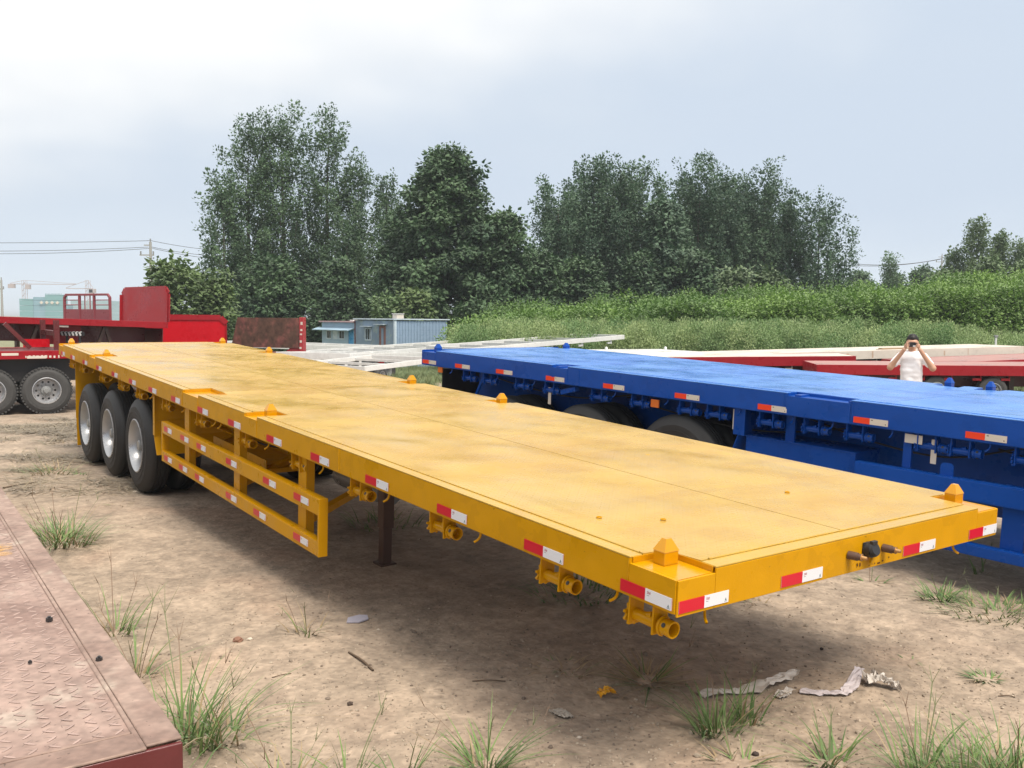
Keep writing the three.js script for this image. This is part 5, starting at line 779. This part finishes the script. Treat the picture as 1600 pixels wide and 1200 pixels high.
tuft(880, 1050, 'dry dark sprigs on the low mound near the yellow scrap', { n: 46, len: 0.134, spread: 0.15, seed: 31, rise: 0.6, dry: 0.7 });
tuft(1185, 940, 'tangled dry sprig hanging below the front rail shade', { n: 19, len: 0.157, spread: 0.08, seed: 32, rise: 0.6, dry: 0.9 });

// ---------------------------------------------------------------- litter
const paperMat = plain('weathered_plastic_film', [0.55, 0.51, 0.47], 0.7, { side: THREE.DoubleSide, bumpMap: paintBump, bumpScale: 0.004 }), stripMat = plain('pale_plastic_strip', [0.54, 0.49, 0.51], 0.5, { side: THREE.DoubleSide, bumpMap: paintBump, bumpScale: 0.003 });
function ribbon(pts, w, th = 0.003, seed = 1, crump = 0.006) { // a strip with thickness lying along ground points [px, py, lift]
  const r = rng(seed), P = pts.map(([px, py, l]) => { const p = on(px, py, l); p.y = groundH(p.x, p.z) + 0.008 + l; return p; }), c = new THREE.CatmullRomCurve3(P, false, 'catmullrom', 0.2), n = 26, m = 5, g = [];
  const pos = [], idx = []; for (let i = 0; i <= n; i++) { const t = i / n, q = c.getPoint(t), d = c.getTangent(t), s = V(0, 1, 0).cross(d).normalize(), ww = typeof w === 'function' ? w(t) : w; for (let j = 0; j <= m; j++) { const k = (j / m - 0.5) * ww; pos.push(q.x + s.x * k + (r() - 0.5) * crump, q.y + (r() - 0.3) * crump * 1.4, q.z + s.z * k + (r() - 0.5) * crump); } }
  for (let i = 0; i < n; i++) for (let j = 0; j < m; j++) { const a = i * (m + 1) + j; idx.push(a, a + 1, a + m + 1, a + 1, a + m + 2, a + m + 1); }
  const o = pos.length / 3, top = pos.slice(); for (let i = 0; i < top.length; i += 3) pos.push(top[i], top[i + 1] - th, top[i + 2]); const it = idx.slice(); for (let i = 0; i < it.length; i += 3) idx.push(it[i] + o, it[i + 2] + o, it[i + 1] + o);
  for (let i = 0; i < n; i++) for (const j of [0, m]) { const a = i * (m + 1) + j, b = a + m + 1; idx.push(a, b, a + o, b, b + o, a + o); }
  const G = new THREE.BufferGeometry(); G.setAttribute('position', new THREE.Float32BufferAttribute(pos, 3)); G.setIndex(idx); const q = G.toNonIndexed(); q.computeVertexNormals(); return boxUV(q);
}
tag(mesh('plastic_strip', ribbon([[1092, 1092, 0.0], [1120, 1084, 0.02], [1160, 1083, 0.0], [1200, 1070, 0.03], [1225, 1062, 0.02], [1248, 1050, 0.03]], (t) => 0.035 + 0.05 * Math.sin(t * 3.1) + 0.025 * Math.sin(t * 17), 0.002, 2, 0.014), paperMat), 'torn pale plastic strip behind the green tuft, left of the bent strip', 'plastic scrap');
tag(mesh('plastic_strip', ribbon([[1222, 1084, 0.0], [1226, 1088, 0.012], [1216, 1092, 0.0], [1236, 1080, 0.004]], 0.05, 0.003, 3, 0.012), paperMat), 'small crumpled film beside the torn pale strip', 'plastic scrap');
tag(mesh('plastic_strip', ribbon([[1250, 1083, 0.0], [1285, 1086, 0.004], [1318, 1088, 0.008], [1330, 1079, 0.012], [1343, 1046, 0.01]], (t) => 0.062 + 0.012 * Math.sin(t * 11), 0.002, 4, 0.008), stripMat), 'pale plastic strip bent into a corner on the sand', 'plastic strip');
tag(mesh('crumpled_film', ribbon([[1350, 1068, 0.02], [1368, 1064, 0.04], [1385, 1069, 0.03], [1404, 1075, 0.01]], (t) => 0.13 * (1 - 0.5 * t), 0.003, 5, 0.03), paperMat), 'crumpled whitish film right of the bent plastic strip', 'plastic scrap');
tag(mesh('yellow_scrap', ribbon([[936, 1090, 0.005], [948, 1082, 0.03], [960, 1087, 0.006]], (t) => 0.07 - 0.03 * t, 0.003, 6, 0.016), plain('yellow_scrap_plastic', [0.75, 0.38, 0.02], 0.5, { side: THREE.DoubleSide })), 'small crumpled yellow scrap on the ground in front of the trailer corner', 'scrap');
tag(mesh('paper_scrap', ribbon([[866, 1110, 0.0], [880, 1117, 0.006], [892, 1116, 0.002]], 0.07, 0.003, 7, 0.008), plain('dirty_paper', [0.46, 0.41, 0.35], 0.9, { side: THREE.DoubleSide })), 'dirty paper scrap left of and below the yellow scrap', 'paper scrap');
{ const p = on(558, 967), g = ex([[-0.075, -0.02], [-0.05, 0.05], [0.03, 0.06], [0.078, 0.03], [0.07, -0.03], [0.0, -0.055]], 0.012, 0.002).rotateX(-Math.PI / 2); const m = mesh('stone_slab', [g], plain('purple_grey_stone', [0.36, 0.35, 0.42], 0.7, { bumpMap: paintBump, bumpScale: 0.004 })); m.position.set(p.x, groundH(p.x, p.z) + 0.004, p.z); m.rotation.set(0.06, 0.4, 0.05); tag(m, 'flat bluish grey slab of stone on the sand', 'stone slab'); }
function stick(a, b, r, name, label, mat) { const A = on(...a), B = on(...b); A.y = groundH(A.x, A.z) + r; B.y = groundH(B.x, B.z) + r; const mid = A.clone().lerp(B, 0.5); mid.y += 0.006; mid.x += 0.006; tag(mesh(name, [tube([[A.x, A.y, A.z], [mid.x, mid.y, mid.z], [B.x, B.y, B.z]], r, 12, 6)], mat), label, 'stick'); }
const wood = plain('dark_twig', [0.11, 0.075, 0.05], 0.9);
stick([545, 1018], [583, 1044], 0.0065, 'stick', 'short dark stick lying on the sand below the grey slab', wood);
stick([738, 1065], [790, 1066], 0.003, 'twig', 'thin straight twig lying level on the sand', wood);
stick([425, 1058], [455, 1050], 0.0025, 'twig', 'thin forked looking twig left of the dark stick', wood);
stick([1560, 1084], [1586, 1087], 0.003, 'twig', 'thin twig on the bright sand at the right', wood);
stick([5, 765], [60, 752], 0.008, 'stick', 'long dark stick on the ground beyond the red deck', wood);
function lump(px, py, s, name, label, mat, sq = 0.6) { const p = on(px, py), g = new THREE.IcosahedronGeometry(1, 2), a = g.attributes.position; for (let i = 0; i < a.count; i++) { const k = 1 + 0.5 * P3(a.getX(i) * 1.4 + px, a.getY(i) * 1.4, a.getZ(i) * 1.4 + py); a.setXYZ(i, a.getX(i) * k * s, a.getY(i) * k * s * sq, a.getZ(i) * k * s * 0.8); } g.computeVertexNormals(); const m = mesh(name, [g], mat); m.position.set(p.x, groundH(p.x, p.z) + s * sq * 0.5, p.z); tag(m, label, 'stone'); }
const st1 = plain('brown_stone', [0.24, 0.13, 0.09], 0.9), st2 = plain('pale_stone', [0.55, 0.48, 0.40], 0.9);
lump(372, 998, 0.03, 'brick_fragment', 'reddish brick fragment lying right of the stalked tufts', st1); lump(390, 996, 0.018, 'stone', 'pale stone right beside the brick fragment', st2);
lump(547, 1098, 0.014, 'stone', 'small dark stone on the sand below the dark stick', plain('dark_stone', [0.07, 0.05, 0.04], 0.9), 1.0); lump(591, 980, 0.010, 'stone', 'tiny pale stone right of the grey slab', st2); lump(1180, 1183, 0.016, 'stone', 'dark jagged crumb right of the low sprig at the bottom', plain('dark_crumb', [0.05, 0.035, 0.03], 0.9), 0.8);
lump(905, 1153, 0.012, 'stone', 'small grey stone below the dirty paper scrap', st2); lump(1284, 1014, 0.011, 'stone', 'dark crumb in the shade behind the bent plastic strip', plain('dark_crumb', [0.05, 0.035, 0.03], 0.9), 0.8); lump(212, 768, 0.03, 'stone', 'flat stone at the foot of the front wheel of the yellow trailer', st2, 0.4);

// ---------------------------------------------------------------- poles, wires, cranes, buildings far away
const wireM = plain('dark_wire', [0.05, 0.05, 0.055], 0.6), poleM = plain('concrete_pole', [0.32, 0.32, 0.31], 0.9);
function wirePole(px, topPy, dist, label, arm) { const p = at(px, topPy, dist), gy = groundH(p.x, p.z); const t = thing('utility_pole', label, 'utility pole', [p.x, gy, p.z]); const h = p.y - gy; mesh('pole', [rod([0, 0, 0], [0, h, 0], 0.19, 0.11, 10)], poleM, t); mesh('cross_arm', [beam([-arm, h - 1.2, 0], [arm * 0.3, h - 1.2, 0], 0.09, 0.11), beam([-arm * 0.6, h - 0.3, 0], [0, h - 0.3, 0], 0.08, 0.1)], poleM, t); mesh('insulator', [rod([-arm * 0.9, h - 1.15, 0], [-arm * 0.9, h - 0.85, 0], 0.07), rod([0, h, 0], [0, h + 0.3, 0], 0.06), rod([arm * 0.25, h - 1.15, 0], [arm * 0.25, h - 0.85, 0], 0.07)], M.grey, t); return p; }
wirePole(235, 378, 85, 'grey utility pole rising behind the light green bushy tree', 1.0);
wirePole(1472, 399, 170, 'thin far utility pole on the right skyline', 1.1);
wirePole(2, 437, 120, 'pale pole at the left edge of the picture beside the far building', 1.0);
function wire(a, b, sag, r, label) { const A = at(...a), B = at(...b), n = 14, pts = []; for (let i = 0; i <= n; i++) { const t = i / n, q = A.clone().lerp(B, t); q.y -= sag * 4 * t * (1 - t); pts.push([q.x, q.y, q.z]); } tag(mesh('power_line', [tube(pts, r, 28, 5)], wireM), label, 'power line'); }
wire([-140, 379, 85], [235, 376, 85], 0.1, 0.022, 'top wire running left from the grey utility pole');
wire([-140, 391, 85], [232, 386, 85], 0.2, 0.022, 'upper of the two close wires left of the grey utility pole'); wire([-140, 394, 85], [236, 388, 85], 0.3, 0.022, 'lower of the two close wires left of the grey utility pole');
wire([236, 376, 85], [400, 393, 98], 0.3, 0.022, 'top wire running right from the grey utility pole into the poplars'); wire([237, 386, 85], [400, 402, 98], 0.3, 0.022, 'second wire right of the grey utility pole'); wire([238, 388, 85], [400, 408, 98], 0.3, 0.022, 'lowest wire right of the grey utility pole');
wire([1300, 407, 170], [1472, 404, 170], 1.0, 0.05, 'upper far wire on the right skyline'); wire([1300, 412, 170], [1472, 404.5, 170], 0.8, 0.05, 'lower far wire on the right skyline'); wire([1472, 402, 170], [1640, 385, 150], 1.0, 0.05, 'far wire running right from the thin far pole');
{ // a tall building wrapped in green netting, and tower cranes over it
  const c = at(72, 494, 330), t = thing('netted_building', 'distant building wrapped in blue green scaffold netting', 'building', [c.x, -0.5, c.z], 0.25), net = plain('green_netting', [0.17, 0.32, 0.34], 0.9), net2 = plain('blue_netting', [0.20, 0.33, 0.40], 0.9), sp = 330 / FPX;
  const h = (py) => (494 - py) * sp + EYE + 0.5;
  for (const [x0, x1, py, m, z] of [[-33, -14, 470, net, 0], [-14, 4, 467, net2, 0.4], [3, 28, 463, net, 0], [-30, 34, 478, net2, 2]]) { const f = []; const H1 = h(py); for (let y = 0; y < H1; y += 1.9) f.push(bx((x1 - x0) * sp, Math.min(1.8, H1 - y), 8, (x0 + x1) / 2 * sp, y + Math.min(1.8, H1 - y) / 2, -z)); for (const g of f) mesh('netted_storey', [g], m, t); }
  for (let i = 0; i < 4; i++) mesh('pale_sign_panel', [bx(0.9, 0.9, 0.2, (-2 + i * 7.5) * sp, h(475.5), 4.15, 0, 0, 0, 0.78)], M.cream, t);
  for (let i = 0; i < 12; i++) mesh('scaffold_pole', [rod([(4 + i * 2) * sp, h(464), 3.9], [(4 + i * 2) * sp, h(461), 3.9], 0.08)], net, t);
  const c2 = at(150, 494, 420), t2 = thing('far_building', 'pale distant building behind the barred red headboard', 'building', [c2.x, -0.5, c2.z], -0.1), s2 = 420 / FPX; for (let k = 0; k < 5; k++) mesh('storey', [bx(64 * s2, 1.7, 9, 0, 0.9 + k * 1.8, 0)], plain('hazy_wall', [0.30, 0.42, 0.46], 0.9), t2);
  const crane = (px, topPy, dist, jl, jr, label, jy) => { const p = at(px, topPy, dist), k = dist / FPX, g = thing('tower_crane', label, 'crane', [p.x, -0.5, p.z]); const Hh = p.y + 0.5, m = plain('crane_steel', [0.42, 0.36, 0.36], 0.8); const mast = []; for (const [a, b] of [[-0.7, -0.7], [0.7, -0.7], [0.7, 0.7], [-0.7, 0.7]]) mast.push(bx(0.14, Hh, 0.14, a, Hh / 2, b)); for (let y = 1; y < Hh - 1.5; y += 2.2) mast.push(beam([-0.7, y, 0.7], [0.7, y + 1.6, 0.7], 0.16, 0.16)); mesh('mast', mast, m, g); const J0 = Hh - jy; mesh('jib', [beam([-jl * k, J0, 0], [jr * k, J0, 0], 0.35, 0.28), beam([-jl * k, J0 + 0.3, 0], [0, Hh, 0], 0.16, 0.16), beam([jr * k, J0 + 0.3, 0], [0, Hh, 0], 0.16, 0.16)], m, g); mesh('cab', [bx(1.6, 1.8, 1.6, 1.5, J0 - 1.2, 0)], m, g); mesh('counterweight', [bx(2.4, 1.6, 1.6, (jr > jl ? -jl * 0.9 : jr * 0.9) * k, J0 - 0.9, 0)], m, g); };
  crane(38, 438, 380, 22, 80, 'far tower crane above the netted building', 1.5); crane(137, 438, 380, 34, 8, 'far tower crane above the barred red headboard', 3.4);
}
// ---------------------------------------------------------------- the man taking a photograph
{
  const P = at(1426, 524, 15), Xp = P.x, Zp = -15, gy = groundH(Xp, Zp), turn = Math.atan2(-Xp, 15);
  const t = thing('person', 'person in a white t-shirt holding a phone up before the face beyond the blue deck', 'person', [Xp, gy, Zp], turn);
  const k = (P.y - gy) / 1.79; // height measured off the photograph
  function field(bones, c, size, res, K = 0.03) { // smooth union of tapered capsules, meshed
    const mc = new MarchingCubes(res, M.white, false, false, 400000); mc.isolation = 0; const h = res / 2, F = mc.field; F.fill(-1);
    for (let z = 0; z < res; z++) for (let y = 0; y < res; y++) for (let x = 0; x < res; x++) {
      const px = (x - h) / h * size + c[0], py = (y - h) / h * size + c[1], pz = (z - h) / h * size + c[2]; let acc = 0, any = 1e9;
      for (const b of bones) { const [a, e, r0, r1, fl] = b, dx = e[0] - a[0], dy = e[1] - a[1], dz = e[2] - a[2], qx = px - a[0], qy = py - a[1], qz = pz - a[2], L = dx * dx + dy * dy + dz * dz; const tt = L ? clamp((qx * dx + qy * dy + qz * dz) / L) : 0; const ux = qx - dx * tt, uy = qy - dy * tt, uz = (qz - dz * tt) / (fl ?? 1); const d = Math.sqrt(ux * ux + uy * uy + uz * uz) - mix(r0, r1, tt); any = Math.min(any, d); if (d < 0.2) acc += Math.exp(-d / K * 2.2); }
      F[x + y * res + z * res * res] = -(acc > 0 ? -Math.log(acc) * K / 2.2 : any);
    }
    mc.update(); const n = mc.count; const g = new THREE.BufferGeometry(), p = new Float32Array(n * 3), nn = new Float32Array(n * 3); for (let i = 0; i < n; i++) for (let q = 0; q < 3; q++) { p[i * 3 + q] = mc.positionArray[i * 3 + q] * size + c[q]; nn[i * 3 + q] = mc.normalArray[i * 3 + q]; }
    g.setAttribute('position', new THREE.BufferAttribute(p, 3)); g.deleteAttribute('normal'); g.computeVertexNormals(); const w = mergeVertices(g, 1e-4); w.computeVertexNormals(); return w.toNonIndexed();
  }
  const sh = [0.175, 1.44, -0.01], el = [0.315, 1.27, 0.10], ha = [0.115, 1.565, 0.20];
  const mir = (p) => [-p[0], p[1], p[2]], both = (b) => [b, [mir(b[0]), mir(b[1]), b[2], b[3], b[4]]];
  const torso = [[[0, 1.0, 0], [0, 1.2, 0.01], 0.135, 0.135, 0.72], [[0, 1.2, 0.01], [0, 1.40, 0], 0.14, 0.13, 0.72], [[-0.12, 1.43, -0.01], [0.12, 1.43, -0.01], 0.075, 0.075, 0.9]];
  const legs = [...both([[0.09, 0.93, 0], [0.10, 0.50, 0.015], 0.095, 0.06]), ...both([[0.10, 0.50, 0.015], [0.105, 0.09, -0.015], 0.058, 0.042]), ...both([[0.105, 0.04, -0.04], [0.115, 0.035, 0.14], 0.042, 0.034])];
  const arms = [...both([sh, el, 0.055, 0.043]), ...both([el, ha, 0.043, 0.029])];
  const neck = [[[0, 1.42, -0.015], [0, 1.56, 0.01], 0.062, 0.056]];
  const skin = plain('skin', [0.50, 0.29, 0.20], 0.55);
  const body = field([...torso, ...legs, ...arms, ...neck], [0, 0.82, 0.05], 0.92, 128, 0.03);
  const head = field([[[0, 1.69, 0.0], [0, 1.70, -0.015], 0.082, 0.088], [[0, 1.60, 0.035], [0, 1.67, 0.02], 0.05, 0.07], [[0, 1.655, 0.088], [0, 1.635, 0.105], 0.010, 0.014], [[-0.018, 1.603, 0.082], [0.018, 1.603, 0.082], 0.009, 0.009], ...both([[0.082, 1.68, -0.005], [0.086, 1.64, -0.002], 0.012, 0.008]), ...both([[0.012, 1.69, 0.082], [0.045, 1.69, 0.074], 0.012, 0.010]), [[0, 1.54, 0.005], [0, 1.60, 0.01], 0.055, 0.052]], [0, 1.66, 0.01], 0.16, 84, 0.012);
  const handBones = (m) => { const f = (p) => (m ? mir(p) : p), o = []; o.push([f([0.105, 1.575, 0.19]), f([0.092, 1.635, 0.195]), 0.022, 0.026]); for (const [y0, l, lift] of [[1.665, 0.062, 0.018], [1.648, 0.068, 0.006], [1.632, 0.064, 0], [1.616, 0.052, -0.004]]) { o.push([f([0.088, y0 - 0.008, 0.205]), f([0.078, y0 + lift * 0.6, 0.228]), 0.010, 0.009]); o.push([f([0.078, y0 + lift * 0.6, 0.228]), f([0.078 - l * 0.55, y0 + lift, 0.222]), 0.009, 0.007]); } o.push([f([0.098, 1.598, 0.185]), f([0.082, 1.612, 0.168]), 0.012, 0.010]); o.push([f([0.082, 1.612, 0.168]), f([0.055, 1.625, 0.172]), 0.010, 0.008]); return o; };
  const hands = [0, 1].map((m) => field(handBones(m), [m ? -0.085 : 0.085, 1.625, 0.195], 0.085, 56, 0.007));
  mesh('body', [mergeGeometries([body, head, ...hands].map((g) => { for (const q of Object.keys(g.attributes)) if (q !== 'position' && q !== 'normal') g.deleteAttribute(q); return g; }))], skin, t);
  const fat = (bs, d) => bs.map(([a, e, r0, r1, f]) => [a, e, r0 + d, r1 + d, f]);
  const upper = both([sh, [0.262, 1.335, 0.06], 0.066, 0.066]);
  const shirt = field([[[0, 0.90, 0], [0, 1.2, 0.005], 0.172, 0.165, 0.70], ...fat(torso.slice(1), 0.022), ...upper], [0, 1.18, 0], 0.50, 96, 0.03);
  { const a = shirt.attributes.position; for (let i = 0; i < a.count; i++) { const x = a.getX(i), y = a.getY(i), z = a.getZ(i), f = 0.009 * Math.sin(x * 34 + 3.2 * P3(x * 5, y * 6, 1) + y * 9) * sstep(1.5, 1.1, y) + 0.008 * P3(x * 9, y * 16, z * 9), l = Math.hypot(x, z) || 1; a.setXYZ(i, x + x / l * f, y, z + z / l * f); } const w = mergeVertices(shirt.deleteAttribute('normal'), 1e-4); w.computeVertexNormals(); shirt.copy(w.toNonIndexed()); }
  mesh('t_shirt', [shirt], plain('white_cotton', [0.82, 0.82, 0.86], 0.95, { bumpMap: paintBump, bumpScale: 0.004 }), t);
  mesh('trousers', [field([...fat(legs.slice(0, 4), 0.02), [[-0.06, 0.93, 0], [0.06, 0.93, 0], 0.12, 0.12, 0.85]], [0, 0.55, 0], 0.55, 80, 0.03)], plain('dark_trousers', [0.03, 0.032, 0.04], 0.95), t);
  mesh('shoe', [field(fat(legs.slice(4), 0.008), [0, 0.06, 0.04], 0.22, 48, 0.02)], M.black, t);
  mesh('hair', [field([[[0, 1.735, -0.005], [0, 1.72, -0.035], 0.082, 0.082], [[0, 1.755, 0.03], [0, 1.745, 0.045], 0.055, 0.045], [[0, 1.66, -0.06], [0, 1.72, -0.05], 0.05, 0.06], ...both([[0.074, 1.70, -0.005], [0.072, 1.73, 0.01], 0.015, 0.02])], [0, 1.72, 0], 0.14, 64, 0.012)], plain('black_hair', [0.012, 0.011, 0.011], 0.6), t);
  for (const s of [-1, 1]) mesh('eye', [new THREE.SphereGeometry(0.011, 10, 8).translate(s * 0.031, 1.672, 0.081)], M.black, t);
  t.scale.setScalar(k);
  const ph = thing('phone', 'black phone held level in both hands before the face of the person', 'phone', [Xp, gy, Zp], turn); ph.scale.setScalar(k);
  mesh('case', [bx(0.155, 0.075, 0.010, 0, 1.645, 0.222, 0.004)], M.black, ph); mesh('camera_bump', [bx(0.035, 0.035, 0.004, 0.045, 1.655, 0.229, 0.001)], M.glassDark, ph); mesh('bright_patch', [bx(0.04, 0.02, 0.0016, 0.03, 1.622, 0.2278)], M.white, ph);
}
renderer.render(scene, camera);
